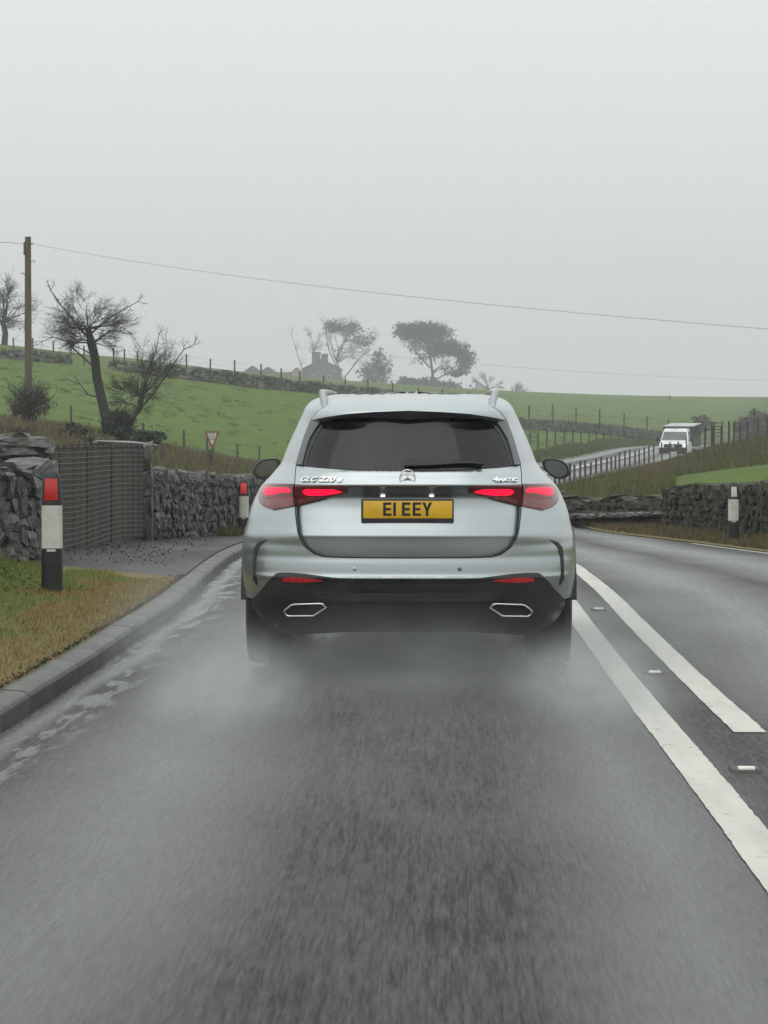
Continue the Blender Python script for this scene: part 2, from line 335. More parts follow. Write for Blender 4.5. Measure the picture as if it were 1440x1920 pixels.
def field_material():
    m = bpy.data.materials.new('pasture'); m.use_nodes = True; n, l = nodes_of(m); b = n['Principled BSDF']; b.inputs['Roughness'].default_value = 0.9; b.inputs['Specular IOR Level'].default_value = 0.15
    at = n.new('ShaderNodeAttribute'); at.attribute_name = 'rough'
    t = n.new('ShaderNodeTexCoord')
    def nz(sc, st, d=5):
        mp = n.new('ShaderNodeMapping'); mp.inputs['Scale'].default_value = st; l.new(t.outputs['Object'], mp.inputs[0])
        q = n.new('ShaderNodeTexNoise'); q.inputs['Scale'].default_value = sc; q.inputs['Detail'].default_value = d; l.new(mp.outputs[0], q.inputs['Vector'])
        r = n.new('ShaderNodeMapRange'); r.inputs['From Min'].default_value = 0.3; r.inputs['From Max'].default_value = 0.7; l.new(q.outputs[0], r.inputs['Value']); return r.outputs[0]
    def mix(f, a, bb):
        x = n.new('ShaderNodeMix'); x.data_type = 'RGBA'
        if isinstance(f, float): x.inputs['Factor'].default_value = f
        else: l.new(f, x.inputs['Factor'])
        for k, v in (('A', a), ('B', bb)):
            if isinstance(v, tuple): x.inputs[k].default_value = (*v, 1)
            else: l.new(v, x.inputs[k])
        return x.outputs['Result']
    g = mix(nz(0.05, (1, 0.5, 1)), (0.080, 0.142, 0.010), (0.064, 0.116, 0.010))
    g = mix(nz(0.9, (1, 0.12, 1), 8), g, mix(0.6, g, (0.035, 0.055, 0.014)))
    g = mix(nz(5.0, (1, 0.12, 1), 4), g, mix(0.3, g, (0.12, 0.14, 0.03)))
    r = mix(nz(0.4, (1, 0.6, 1), 6), (0.080, 0.066, 0.034), (0.052, 0.056, 0.022))
    l.new(mix(at.outputs['Fac'], g, r), b.inputs['Base Color'])
    q = n.new('ShaderNodeTexNoise'); q.inputs['Scale'].default_value = 3.0; q.inputs['Detail'].default_value = 8; l.new(t.outputs['Object'], q.inputs['Vector'])
    bp = n.new('ShaderNodeBump'); bp.inputs['Strength'].default_value = 0.6; bp.inputs['Distance'].default_value = 0.12; l.new(q.outputs[0], bp.inputs['Height']); l.new(bp.outputs[0], b.inputs['Normal'])
    return m
M['field'] = field_material()

# ------------------------------------------------------------------ the lie of the land
H = pchip([0, 10, 15, 17, 20, 22.5, 28, 35, 45, 55, 70, 90, 120, 175, 240, 320, 400, 520],
          [1.42, 1.45, 1.50, 1.51, 1.515, 1.52, 1.60, 1.78, 2.08, 2.27, 2.35, 2.38, 2.45, 2.87, 3.17, 3.9, 4.9, 6.0])
def RZ(Y): return CAMZ - H(Y)
XL = pchip([-30, 0, 13.7, 18.2, 22.5, 28, 35, 45, 58, 72, 90, 105, 120, 175, 215, 240, 280, 340, 420],
           [-2.6, -2.05, -1.81, -1.70, -1.60, -1.68, -1.80, -1.85, -1.95, -1.8, 0.3, 2.6, 4.9, 11.7, 16.6, 19.8, 25.5, 36, 52])
XR = pchip([-30, 0, 20, 38, 43, 49, 55, 65, 78, 90, 105, 120, 160, 195, 215, 240, 280, 340, 420],
           [4.0, 4.4, 4.85, 5.25, 5.2, 4.75, 4.1, 3.75, 3.9, 5.3, 7.8, 10.5, 17.6, 24.0, 27.2, 31, 37.5, 48, 64])
LINE = pchip([-30, 0, 8.41, 10.57, 16.56, 19.7, 25.2, 31, 45, 58, 72, 90, 105, 120, 175, 240, 300, 420],
             [0.5, 0.98, 1.142, 1.178, 1.278, 1.325, 1.43, 1.54, 1.60, 1.25, 1.25, 3.0, 5.45, 7.9, 14.8, 23.0, 32, 57])

ctrl = [  # (px, py, depth)
    (-400, 840, 45), (-200, 860, 45), (0, 905, 45), (60, 900, 55), (250, 900, 60), (400, 925, 62), (-600, 800, 60), (0, 838, 80), (150, 845, 85), (300, 872, 85), (390, 898, 90), (397, 893, 112), (480, 905, 100),
    (-300, 770, 110), (50, 800, 112), (205, 818, 102), (270, 822, 105), (130, 802, 128), (345, 845, 140), (445, 871, 140), (560, 885, 145), (650, 880, 150), (760, 875, 150),
    (-500, 610, 235), (0, 676, 235), (130, 684, 235), (360, 714, 235), (600, 740, 250), (740, 752, 270), (860, 775, 290), (200, 752, 180), (500, 795, 190), (-300, 690, 180), (700, 812, 200), (850, 828, 205),
    (10, 646, 275), (-500, 590, 330), (250, 672, 456), (500, 706, 768), (600, 722, 828), (800, 732, 852), (920, 738, 900), (980, 748, 912), (-600, 600, 960), (0, 670, 960), (600, 732, 1200), (1000, 758, 1200),
    (990, 806, 265), (1110, 812, 300), (1230, 826, 340), (1010, 846, 200), (1100, 838, 250), (1200, 826, 300),
    (1100, 775, 440), (1300, 790, 430), (1200, 749, 600), (1440, 746, 600), (1700, 745, 600), (2000, 740, 600), (1440, 790, 410), (1200, 762, 900), (1500, 765, 900),
    (1440, 900, 68), (1330, 915, 66), (1400, 888, 78), (1440, 828, 112), (1300, 850, 116), (1240, 862, 114), (1180, 888, 104), (1120, 912, 92), (1090, 925, 78), (1180, 925, 70), (1250, 915, 70), (1700, 850, 75), (1900, 900, 45), (1700, 790, 120), (1600, 940, 50),
    (1440, 835, 150), (1440, 838, 200), (1600, 810, 260), (1800, 790, 400), (2200, 930, 40),
]
CP = []
for px, py, Y in ctrl:
    p = P(px, py, Y); CP.append((p.x, p.y, p.z))
for Y in (-25, 0, 15, 30, 45, 60, 75, 90, 110, 140, 175, 220, 280, 340, 420):
    c = float(XL(Y) + XR(Y)) / 2; CP.append((c, Y, float(RZ(Y)) - 0.1))
for X, Y, z in ((-30, -25, 0.3), (30, -25, 0.0), (-9, 5, 0.25), (-9, 25, 0.1), (-20, 15, 0.4), (12, 5, -0.1), (14, 25, -0.3), (30, 20, -0.2), (-60, 40, 2.0), (60, 45, 0.3), (9, 42, -0.35), (8, 52, -0.45)):
    CP.append((X, Y, z))
CP = np.array(CP)
def _warp(X, Y): return np.stack([np.asarray(X, float), np.asarray(Y, float) * 0.5], -1)
_c = _warp(CP[:, 0], CP[:, 1]); _D = np.linalg.norm(_c[:, None] - _c[None], axis=-1)
_n = len(CP); _A = np.zeros((_n + 3, _n + 3)); _A[:_n, :_n] = _D + np.eye(_n) * -0.6; _A[:_n, _n] = 1; _A[:_n, _n + 1:_n + 3] = _c; _A[_n, :_n] = 1; _A[_n + 1:, :_n] = _c.T
_w = np.linalg.solve(_A, np.concatenate([CP[:, 2], [0, 0, 0]]))
def rbf(X, Y):
    q = _warp(X, Y); sh = q.shape[:-1]; q = q.reshape(-1, 2); out = np.zeros(len(q))
    for i in range(0, len(q), 20000):
        s = q[i:i + 20000]; d = np.linalg.norm(s[:, None] - _c[None], axis=-1)
        out[i:i + 20000] = d @ _w[:_n] + _w[_n] + s @ _w[_n + 1:]
    return out.reshape(sh)
def ground(X, Y):
    """height of the open ground (verges are separate strips close to the road)"""
    X = np.asarray(X, float); Y = np.asarray(Y, float); base = rbf(X, Y); rz = RZ(Y); dl = XL(Y) - X; dr = X - XR(Y)
    near = 1 - sstep(50, 70, Y)
    wl_ = near * (1 - sstep(1.6, 4.5, dl)) + (1 - near) * (1 - sstep(0.0, 5.0, dl))
    wr_ = near * (1 - sstep(0.8, 3.5, dr)) + (1 - near) * (1 - sstep(0.0, 4.0, dr))
    edge = np.where(dl > 0, rz - 0.02 * 0 + near * -0.06, np.where(dr > 0, rz - near * 0.06, rz - 0.1))
    w = np.where(dl > 0, wl_, np.where(dr > 0, wr_, 1.0))
    return base * (1 - w) + (edge - 0.03) * w
def verge_left_z(dl, Y): return RZ(Y) + 0.078 + 0.055 * np.clip(dl, 0, 3)
def verge_right_z(dr, Y): return RZ(Y) + 0.01 + 0.07 * np.clip(dr, 0, 3)

# ground sheet
ys = np.concatenate([np.arange(-60, 0, 6.0), np.arange(0, 130, 1.0), np.arange(130, 360, 2.5), np.arange(360, 1290, 14.0)])
us = np.linspace(-1, 1, 221); us = np.sign(us) * (0.45 * np.abs(us) + 0.55 * np.abs(us) ** 2.2)
GY = np.repeat(ys[:, None], len(us), 1); GX = us[None, :] * (45 + 0.75 * np.clip(ys, 0, None))[:, None] + 2.0
GZ = ground(GX, GY) + 0.05 * np.sin(GX * 0.7 + 1.3 * np.sin(GY * 0.31)) * sstep(60, 90, GY) * 0.6
GZ = np.clip(GZ, -18.0, 60.0)
V = np.stack([GX, GY, GZ], -1).reshape(-1, 3); nr, nc = GX.shape
idx = np.arange(nr * nc).reshape(nr, nc)
F = np.stack([idx[:-1, :-1], idx[:-1, 1:], idx[1:, 1:], idx[1:, :-1]], -1).reshape(-1, 4)
me = mesh_np('ground', V, F, True)
def roughness_map(X, Y):
    """1 where rank unmown growth covers the ground, 0 on the grazed pasture"""
    X = np.asarray(X, float); Y = np.asarray(Y, float)
    bx = np.interp(-X, [-4, 4, 8, 14, 22, 40], [150, 146, 142, 136, 128, 122])
    left = (X < XL(Y)) * (1 - sstep(-4, 4, Y - bx)) * sstep(25, 35, Y)
    dr = X - XR(Y)
    right = (X > XR(Y)) * (1 - sstep(120, 130, Y)) * sstep(50, 56, Y)
    pat = sstep(7.4, 8.6, X - (Y - 78) * 0.10) * (1 - sstep(88, 94, Y)) * sstep(55, 60, Y)
    right = right * (1 - pat)
    road = np.maximum(1 - sstep(1.0, 3.5, XL(Y) - X), 0) * (X < XL(Y)) * (Y > 60)
    return np.clip(np.maximum(np.maximum(left, right), road * 0.8), 0, 1)
at = me.attributes.new('rough', 'FLOAT', 'POINT'); at.data.foreach_set('value', roughness_map(GX, GY).astype(np.float32).ravel())
tag(link('ground', me, None, M['field']), 'green grazed hill pasture and rough banks around the road', kind='structure')

# road
def ribbon(name, ylist, cols, zoff, m, uvscale=1.0, smooth=True):
    """cols: list of functions Y -> X ; zoff: function(Y, X) -> z"""
    ylist = np.asarray(ylist, float); X = np.stack([np.broadcast_to(c(ylist), ylist.shape) for c in cols], 1); Y = np.repeat(ylist[:, None], len(cols), 1); Z = zoff(X, Y)
    V = np.stack([X, Y, Z], -1).reshape(-1, 3); a, b_ = X.shape; ix = np.arange(a * b_).reshape(a, b_)
    F = np.stack([ix[:-1, :-1], ix[:-1, 1:], ix[1:, 1:], ix[1:, :-1]], -1).reshape(-1, 4); me = mesh_np(name, V, F, smooth)
    uv = me.uv_layers.new(name='UVMap'); u = (X - XL(Y)).reshape(-1); v = Y.reshape(-1)
    uvs = np.stack([u[F.ravel()], v[F.ravel()]], -1).astype(np.float32); uv.data.foreach_set('uv', uvs.ravel())
    return link(name, me, None, m)
ry = np.concatenate([np.arange(-30, 60, 0.5), np.arange(60, 430, 2.0)])
ncol = 25
def road_z(X, Y):
    u = (X - XL(Y)) / (XR(Y) - XL(Y)); return RZ(Y) + 0.05 * (1 - (2 * u - 1) ** 2) - 0.05 * 0.9 * (1 - (2 * 0.45 - 1) ** 2)
road = ribbon('road', ry, [(lambda Y, k=k: XL(Y) + (XR(Y) - XL(Y)) * k / (ncol - 1)) for k in range(ncol)], road_z, M['road'])
tag(road, 'wet grey two lane asphalt road running under the car', kind='structure')

# verges
dls = [0.13, 0.16, 0.25, 0.4, 0.7, 1.0, 1.4, 1.8, 2.4, 3.2]
vl = ribbon('grass_verge', np.arange(-20, 62, 0.5), [(lambda Y, d=d: XL(Y) - d) for d in dls], lambda X, Y: verge_left_z(XL(Y) - X, Y) - 0.02 * ((XL(Y) - X) < 0.15), M['verge'])
tag(vl, 'mown green and straw coloured grass verge left of the kerb', kind='structure')
vr = ribbon('grass_verge', np.arange(-20, 62, 0.5), [(lambda Y, d=d: XR(Y) + d) for d in (-0.06, 0.1, 0.3, 0.6, 1.0, 1.6)], lambda X, Y: np.where(X < XR(Y), RZ(Y) - 0.03, verge_right_z(X - XR(Y), Y)), M['verge'])
tag(vr, 'narrow brown grass strip below the right hand stone wall', kind='structure')
def apron_back(Y): return XL(Y) - 2.6
def apron_front(Y):   # verge grass rounds off towards the apron
    t = np.clip((Y - 23.6) / 3.2, 0, 1); return XL(Y) - 0.14 - 0 * t
ap = []
for k in range(9): ap.append(lambda Y, k=k: XL(Y) - 0.14 - 2.3 * k / 8)
apron = ribbon('apron', np.arange(24.2, 44.1, 0.3), ap, lambda X, Y: verge_left_z(XL(Y) - X, Y) + 0.008 - 0.06 * (1 - sstep(24.2, 25.0, Y - 0.9 * (XL(Y) - X - 0.4))) , M['apron'])
tag(apron, 'wet dark tarmac apron in front of the boarded gate', kind='structure')

# kerb: one unit every 0.915 m
def kerb_unit(y0, y1, parent):
    prof = [(0.0, -0.12), (0.0, 0.040), (-0.014, 0.060), (-0.036, 0.070), (-0.145, 0.078), (-0.145, -0.12)]
    rings = []
    for Y in (y0, (y0 + y1) / 2, y1):
        x0, z0 = float(XL(Y)), float(RZ(Y)); rings.append([Vector((x0 + a, Y, z0 + b)) for a, b in prof])
    dx, dz = random.uniform(-.003, .003), random.uniform(-.003, .003)
    rings = [[v + Vector((dx, 0, dz)) for v in r] for r in rings]
    return MB().loft(rings).build('kerb_stone', M['kerb'], parent, bevel=0.004)
kerb = empty('kerb', (0, 0, 0)); tag(kerb, 'row of worn concrete kerb stones along the left lane', kind='structure')
y = 7.0
while y < 52:
    kerb_unit(y + 0.002, y + 0.913, kerb); y += 0.915

# painted lines
def painted(name, lo, y0, y1, width, label, step=0.05):
    Y = np.arange(y0, y1, step); n = len(Y); ln = LINE(Y) + lo
    jl = np.array([mnoise.noise((v * 1.7, lo * 9, 0)) + 1.3 * mnoise.noise((v * 11, lo, 2)) for v in Y]) * 0.004; jr = np.array([mnoise.noise((v * 1.9, lo * 9, 5)) + 1.3 * mnoise.noise((v * 11, lo, 8)) for v in Y]) * 0.004
    a, b_ = ln + jl, ln + width + jr; V = []
    for i in range(n):
        for X in (a[i], (a[i] + b_[i]) / 2, b_[i]): V.append((X, Y[i], float(road_z(X, Y[i])) + 0.0045))
    F = []
    for i in range(n - 1):
        for k in range(2): F.append((i * 3 + k, i * 3 + k + 1, i * 3 + k + 4, i * 3 + k + 3))
    return tag(link(name, mesh(name, V, F, True), None, M['line']), label, kind='structure')
painted('road_marking', 0.0, -10, 90, 0.155, 'solid white line nearest the car along the road centre')
painted('road_marking', 0.385, 12.88, 60, 0.15, 'second white line starting with a square end beside the solid one')
painted('road_marking', 0.0, 100, 380, 0.3, 'pale centre line on the far road below the truck', 1.0)
def edge_line(y0, y1):
    Y = np.arange(y0, y1, 0.3); V, F = [], []
    for i, v in enumerate(Y):
        for o in (-0.22, -0.12): X = float(XR(v)) + o; V.append((X, v, float(road_z(X, v)) + 0.0045))
        if i: F.append((2 * i - 2, 2 * i - 1, 2 * i + 1, 2 * i))
    tag(link('road_marking', mesh('road_marking', V, F), None, M['line']), 'thin white edge line below the right hand wall', kind='structure')
edge_line(20, 45.5)
# studs
for k, (Y, lab) in enumerate(((6.7, 'road stud nearest the camera between the white lines'), (11.4, 'largest white road stud in view between the two white lines'), (16.1, 'middle white road stud between the two white lines'), (21.4, 'farthest white road stud, beside the rear wheel of the car'))):
    X = float(LINE(Y)) + 0.27; z = float(road_z(X, Y))
    r = empty('road_stud', (X, Y, z)); tag(r, lab, 'road stud', 'reflecting road studs')
    MB().loft([[Vector((sx * a, sy * b, h)) for sx, sy in ((-1, -1), (1, -1), (1, 1), (-1, 1))] for a, b, h in ((0.062, 0.07, 0.0), (0.058, 0.062, 0.010), (0.05, 0.04, 0.014))]).build('housing', M['stud'], r)
    MB().loft([[Vector((sx * 0.034, yy, h)) for sx, h in ((-1, 0.003), (1, 0.003), (1, 0.021), (-1, 0.021))] for yy in (-0.060, -.02)]).build('lens', M['stud_lens'], r, bevel=0.003)
# ------------------------------------------------------------------ stone walls
def stone_mesh(seed, flat=1.0):
    bm = bmesh.new(); bmesh.ops.create_cube(bm, size=1.0); bmesh.ops.subdivide_edges(bm, edges=bm.edges[:], cuts=1, use_grid_fill=True); rnd = random.Random(seed)
    for v in bm.verts:
        c = v.co.copy(); k = 1.0 - 0.16 * max(0, c.length - 0.62) / 0.25
        v.co = c * k + Vector((rnd.uniform(-.12, .12), rnd.uniform(-.09, .09), rnd.uniform(-.13, .13)))
    bmesh.ops.triangulate(bm, faces=bm.faces[:])
    me = bpy.data.meshes.new('stone'); bm.to_mesh(me); bm.free(); return me
STONES = [stone_mesh(k) for k in range(14)]
for s_ in STONES: s_.materials.append(M['stone'])
CAPS = [stone_mesh(100 + k) for k in range(5)]
for s_ in CAPS: s_.materials.append(M['moss_cap'])
MOSSY = [stone_mesh(200 + k) for k in range(10)]
for s_ in MOSSY: s_.materials.append(M['stone_moss'])
def put_stone(parent, loc, size, rz, tilt=0.0, lib=None, name='stone'):
    o = bpy.data.objects.new(name, random.choice(lib or STONES)); COL.objects.link(o)
    o.location = loc; o.scale = size; o.rotation_euler = (random.uniform(-.06, .06), tilt, rz); o.parent = parent; return o
def path_at(path, l):
    acc = 0
    for (a, b_) in zip(path[:-1], path[1:]):
        d = math.hypot(b_[0] - a[0], b_[1] - a[1])
        if l <= acc + d or b_ is path[-1]:
            t = (l - acc) / d; return [a[k] + (b_[k] - a[k]) * t for k in range(4)], math.atan2(b_[1] - a[1], b_[0] - a[0])
        acc += d
def wall_len(path): return sum(math.hypot(b_[0] - a[0], b_[1] - a[1]) for a, b_ in zip(path[:-1], path[1:]))
def wall_core(path, thick, inset_top, parent, face, inset=.055, m='mortar'):
    rings = []
    for l in np.linspace(0, wall_len(path), 20):
        (x, y, zb, zt), h = path_at(path, l); nx, ny = -math.sin(h) * face, math.cos(h) * face
        rings.append([Vector((x + nx * o, y + ny * o, z)) for o, z in ((-inset, zb - .3), (-inset, zt - inset_top), (-thick, zt - inset_top), (-thick, zb - .3))])
    return MB().loft(rings).build('wall_core', M[m], parent)
def stone_wall(name, label, path, thick, face, ch=(0.11, 0.17), sl=(0.14, 0.34), cope=(0.10, 0.2, 0.24), seed=1, group=None, tilt=0.12, limit=298, inset=.055, core='mortar', lib=None):
    """path of (x, y, zbase, ztop); face = +1 when the seen face lies left of the path direction"""
    random.seed(seed); r = empty(name, (0, 0, 0)); tag(r, label, 'stone wall', group); L = wall_len(path); n = 0
    wall_core(path, thick, cope[2] * 0.8, r, face, inset, core)
    rows = []; hmax = max(p[3] - p[2] for p in path) - cope[2] * 0.75; z = -0.03
    while z < hmax:
        hgt = random.uniform(*ch); rows.append((z, hgt)); z += hgt * 0.94
    specs = []
    for (z, hgt) in rows:
        l = -random.uniform(0, .1)
        while l < L:
            sz = random.uniform(*sl) * (1.15 if z < 0.3 else 1.0); lc = l + sz / 2
            if 0 < lc < L:
                (x, y, zb, zt), h = path_at(path, lc); full = (zt - zb) - cope[2] * 0.75
                if z < full - 0.02:
                    nx, ny = -math.sin(h) * face, math.cos(h) * face; off = random.uniform(-.11, -.045); hh = min(hgt, full - z + 0.03)
                    specs.append(((x + nx * off, y + ny * off, zb + z + hh / 2 + random.uniform(-.02, .02)), (sz * random.uniform(.95, 1.12), 0.22, hh * random.uniform(.85, 1.25)), h + random.uniform(-.07, .07), random.uniform(-tilt, tilt), 'stone'))
            l += sz * 0.95
    l = 0.0
    while l < L:
        w = random.uniform(cope[0], cope[1]); (x, y, zb, zt), h = path_at(path, min(l + w / 2, L)); nx, ny = -math.sin(h) * face, math.cos(h) * face
        hh = cope[2] * random.uniform(.7, 1.25)
        specs.append(((x - nx * thick * .48, y - ny * thick * .48, zt - cope[2] * .75 + hh / 2 - .02), (w * 1.1, thick * random.uniform(.98, 1.12), hh), h + random.uniform(-.12, .12), random.uniform(-.3, .3), 'coping_stone')); l += w * .93
    hidden = lambda q: q[1] > 47.5 and -.03 * q[1] < q[0] < .055 * q[1]
    specs.sort(key=lambda q: (hidden(q[0]), -q[1][0] * q[1][2] / q[0][1] ** 2))
    for q in specs[:limit]: put_stone(r, q[0], q[1], q[2], q[3], MOSSY if lib else None, name=q[4])
    if len(specs) > limit:      # the smallest and the unseen ones joined
        V, Fc, b0 = [], [], 0
        for q in specs[limit:]:
            me = random.choice(STONES); Mx = Matrix.Translation(q[0]) @ Matrix.Rotation(q[2], 4, 'Z') @ Matrix.Rotation(q[3], 4, 'Y') @ Matrix.Diagonal((*q[1], 1))
            V += [tuple(Mx @ v.co) for v in me.vertices]; Fc += [tuple(b0 + i for i in p.vertices) for p in me.polygons]; b0 += len(me.vertices)
        o = link('small_stones', mesh('small_stones', V, Fc), r, M['stone_moss' if lib else 'stone']); o['kind'] = 'stuff'
    return r
def pt4(px, yb, yt, Y):
    a, b_ = P(px, yb, Y), P(px, yt, Y); return (a.x, a.y, a.z, b_.z)
# left of the road: near wall, gate between stone piers, wall running on to the bridge
stone_wall('stone_wall', 'lichened grey rubble wall behind the nearest marker post at the left edge', [(-4.35, 16.5, 0.22, 0.98), (-3.75, 23.0, 0.17, 0.97), pt4(78, 1040, 872, 26.6)], 0.4, -1, ch=(0.10, 0.22), sl=(0.16, 0.42), cope=(0.3, 0.6, 0.1), seed=3, tilt=.25, inset=.018, core='mortar_pale')
stone_wall('stone_wall', 'dark dry stone wall with upright copings running from the gate behind the car', [pt4(284, 1006, 884, 36.6), pt4(345, 1008, 893, 40), pt4(455, 1004, 902, 46.5), (-2.45, 58, -0.85, 0.05)], 0.42, -1, ch=(0.08, 0.15), sl=(0.10, 0.27), cope=(0.10, 0.2, 0.24), seed=5, tilt=0.3)
stone_wall('stone_wall', 'dark mossy dry stone wall behind the white topped marker post on the right', [(6.6, 30, -0.35, 0.70), pt4(1440, 1036, 909, 43), pt4(1350, 1016, 912, 47), pt4(1245, 1004, 918, 52)], 0.42, 1, ch=(0.10, 0.17), sl=(0.14, 0.32), cope=(0.14, 0.28, 0.2), seed=9, tilt=0.2, lib='moss')
# low stepped parapet with two projecting courses
par = stone_wall('stone_parapet', 'low stone parapet with two pale ledges between the car and the right wall', [pt4(1243, 1002, 930, 52.3), pt4(1150, 1001, 934, 55), pt4(1060, 998, 938, 57.5), (3.35, 62, -0.95, -0.25)], 0.4, 1, ch=(0.14, 0.2), sl=(0.25, 0.5), cope=(0.4, 0.8, 0.10), seed=13, tilt=0.04, lib='moss')
random.seed(14)
ppath = [pt4(1243, 1002, 959, 52.1), pt4(1150, 1001, 962, 54.8), pt4(1060, 998, 965, 57.3)]
l = 0
while l < wall_len(ppath):
    w = random.uniform(.35, .7); (x, y, zb, zt), h = path_at(ppath, min(l + w / 2, wall_len(ppath)))
    put_stone(par, (x, y - .02, zt - .04), (w, 0.34, 0.08), h, 0, CAPS, 'ledge_stone'); l += w * .96

def block_pier(name, label, px0, px1, yb, yt, Y, depth, courses, seed, cap=None):
    random.seed(seed); r = empty(name, P((px0 + px1) / 2, yb, Y)); tag(r, label, 'gate pier')
    a, b_, c, d = P(px0, yb, Y), P(px1, yb, Y), P(px0, yt, Y), P(px1, yt, Y); w = b_.x - a.x; z0 = a.z - 0.15; hgt = c.z - z0; z = z0; n = len(courses); tot = sum(courses)
    for k, cc in enumerate(courses):
        hh = hgt * cc / tot
        o = put_stone(r, (0, 0, 0), (w * random.uniform(1.05, 1.16), depth, hh * 1.07), random.uniform(-.05, .05), 0, CAPS if k == n - 1 else None, 'pier_stone')
        o.location = Vector(((a.x + b_.x) / 2, Y + depth / 2, z + hh / 2)) - r.location; z += hh
    return r
block_pier('gate_pier', 'squared grey stone pier at the far end of the boarded gate', 266, 284, 1006, 831, 36.2, 0.35, (1.1, 0.9, 1.0, 1.1), 21)
pr = block_pier('gate_pier', 'broad dark stone pier with rough cap at the near end of the gate', 4, 96, 1036, 868, 28.2, 0.5, (1, .9, 1.1), 22)
for (px, py, w, h_, dx) in ((30, 852, .55, .16, 0), (8, 832, .40, .14, .02), (62, 836, .36, .16, 0), (28, 822, .30, .10, .03), (-45, 846, .42, .18, 0)):
    p = P(px, py, 28.35) - pr.location; put_stone(pr, p, (w, .5, h_), dx, random.uniform(-.05, .05), CAPS if py < 830 else None, 'cap_stone')
sl_ = put_stone(None, P(236, 833, 37.3), (0.78, 0.4, 0.07), 0.1, 0.05, CAPS, 'stone_slab'); tag(sl_, 'pale flat slab lying behind the top of the boarded gate', 'stone slab')

# boarded gate with horizontal fencing wire
gate = empty('boarded_gate', P(190, 1020, 32)); tag(gate, 'dark boarded gate crossed by many horizontal wires between stone piers', 'gate')
gA0, gA1, gB0, gB1 = P(98, 1040, 28.75), P(98, 836, 28.75), P(268, 1006, 36.2), P(268, 834, 36.2)
NB = 15; gh = math.atan2(gB0.y - gA0.y, gB0.x - gA0.x); gl = math.hypot(gB0.x - gA0.x, gB0.y - gA0.y)
def gpt(t, s): return gA0.lerp(gB0, t).lerp(gA1.lerp(gB1, t), s)
random.seed(31)
for k in range(NB):
    t0, t1 = (k + .02) / NB, (k + .96) / NB; a, b_ = gpt(t0, 0), gpt(t1, 0); c, d = gpt(t0, 1), gpt(t1, 1); n_ = Vector((math.sin(gh), -math.cos(gh), 0)); off = random.uniform(-.008, .008); top = random.uniform(-.012, .008)
    MB().loft([[a + n_ * off, b_ + n_ * off, b_ + n_ * (off - .03), a + n_ * (off - .03)], [c + n_ * off + Vector((0, 0, top)), d + n_ * off + Vector((0, 0, top)), d + n_ * (off - .03) + Vector((0, 0, top)), c + n_ * (off - .03) + Vector((0, 0, top))]]).build('board', M['board'], gate, shift=True)
for k in range(20):
    s = 0.035 + 0.955 * k / 19; pts = []
    for i in range(NB * 2 + 1):
        t = i / (NB * 2); q = gpt(t, s); sag = -0.030 * (1 - s) ** 0.8 * math.sin(math.pi * t * 2.0 + .6) - 0.004 * math.sin(i * 1.9 + k) * (1 - .5 * s)
        pts.append(q + Vector((math.sin(gh), -math.cos(gh), 0)) * 0.022 + Vector((0, 0, sag)))
    o = MB().tube(pts, 0.0034, 5).build('fence_wire', M['wire'], gate, smooth=True, shift=True)
for k in range(NB):   # staples holding the top wire over the boards
    q = gpt((k + .5) / NB, 1.0); o = MB().box(q + Vector((0.01, -.012, -.01)), (.03, .05, .045), gh).build('staple', M['wood_old'], gate, shift=True)

# ------------------------------------------------------------------ marker posts
def marker_post(label, base, h, w, refl, refl_mat):
    r = empty('marker_post', base); tag(r, label, 'marker post', 'black and white hazard marker posts'); r['height'] = h
    def sec(z, ww, dd, n=20):
        out = []
        for k in range(n):
            t = 2 * math.pi * k / n; c, s = math.cos(t), math.sin(t); out.append(Vector((ww / 2 * math.copysign(abs(c) ** .55, c), dd / 2 * math.copysign(abs(s) ** .55, s), z)))
        return out
    d = w * .75
    MB().loft([sec(z, a * w, a * d) for z, a in ((-.1, 1.06), (0, 1.04), (h * .365, 1.0))]).build('base_sleeve', M['post_black'], r, smooth=True)
    MB().loft([sec(z, a * w, a * d) for z, a in ((h * .368, 1.0), (h * .715, .99))]).build('white_band', M['post_white'], r, smooth=True)
    MB().loft([sec(h * z, a * w, a * d) for z, a in ((.717, .99), (.74, .985), (.90, .86), (.945, .80), (.975, .66), (.992, .42), (1.0, .12))]).build('cap', M['post_black'], r, smooth=True)
    fy = lambda z: -d / 2 * (.985 - (z - .74) * .78) - .004
    rw = .34 * w if refl else .28 * w
    MB().loft([[Vector((sx * rw * k, fy(z) + t, h * z)) for sx, t in ((-1, 0), (1, 0), (1, .01), (-1, .01))] for z, k in ((.757, 1.0), (.932 if refl else .92, .86))]).build('reflector', refl_mat, r, bevel=.002)
    MB().box((0, -d / 2 * 1.005, h * .352), (w * .42, .012, h * .018)).build('fixing_strip', M['post_white'], r)
    return r
mp = P(98, 1096, 21.6); mp.z = float(verge_left_z(float(XL(21.6)) - mp.x, 21.6)) - .01
marker_post('large black and white marker post with red reflector on the grass verge', mp, 0.945, .158, True, M['post_red'])
mp = P(457, 1012, 45.6); marker_post('small marker post with bright red reflector close to the left tail lamp', mp, 0.985, .163, True, M['post_red_lit'])
mp = P(1375, 1018, 43.2); marker_post('marker post with white reflector in front of the right stone wall', mp, 0.935, .163, False, M['post_white'])

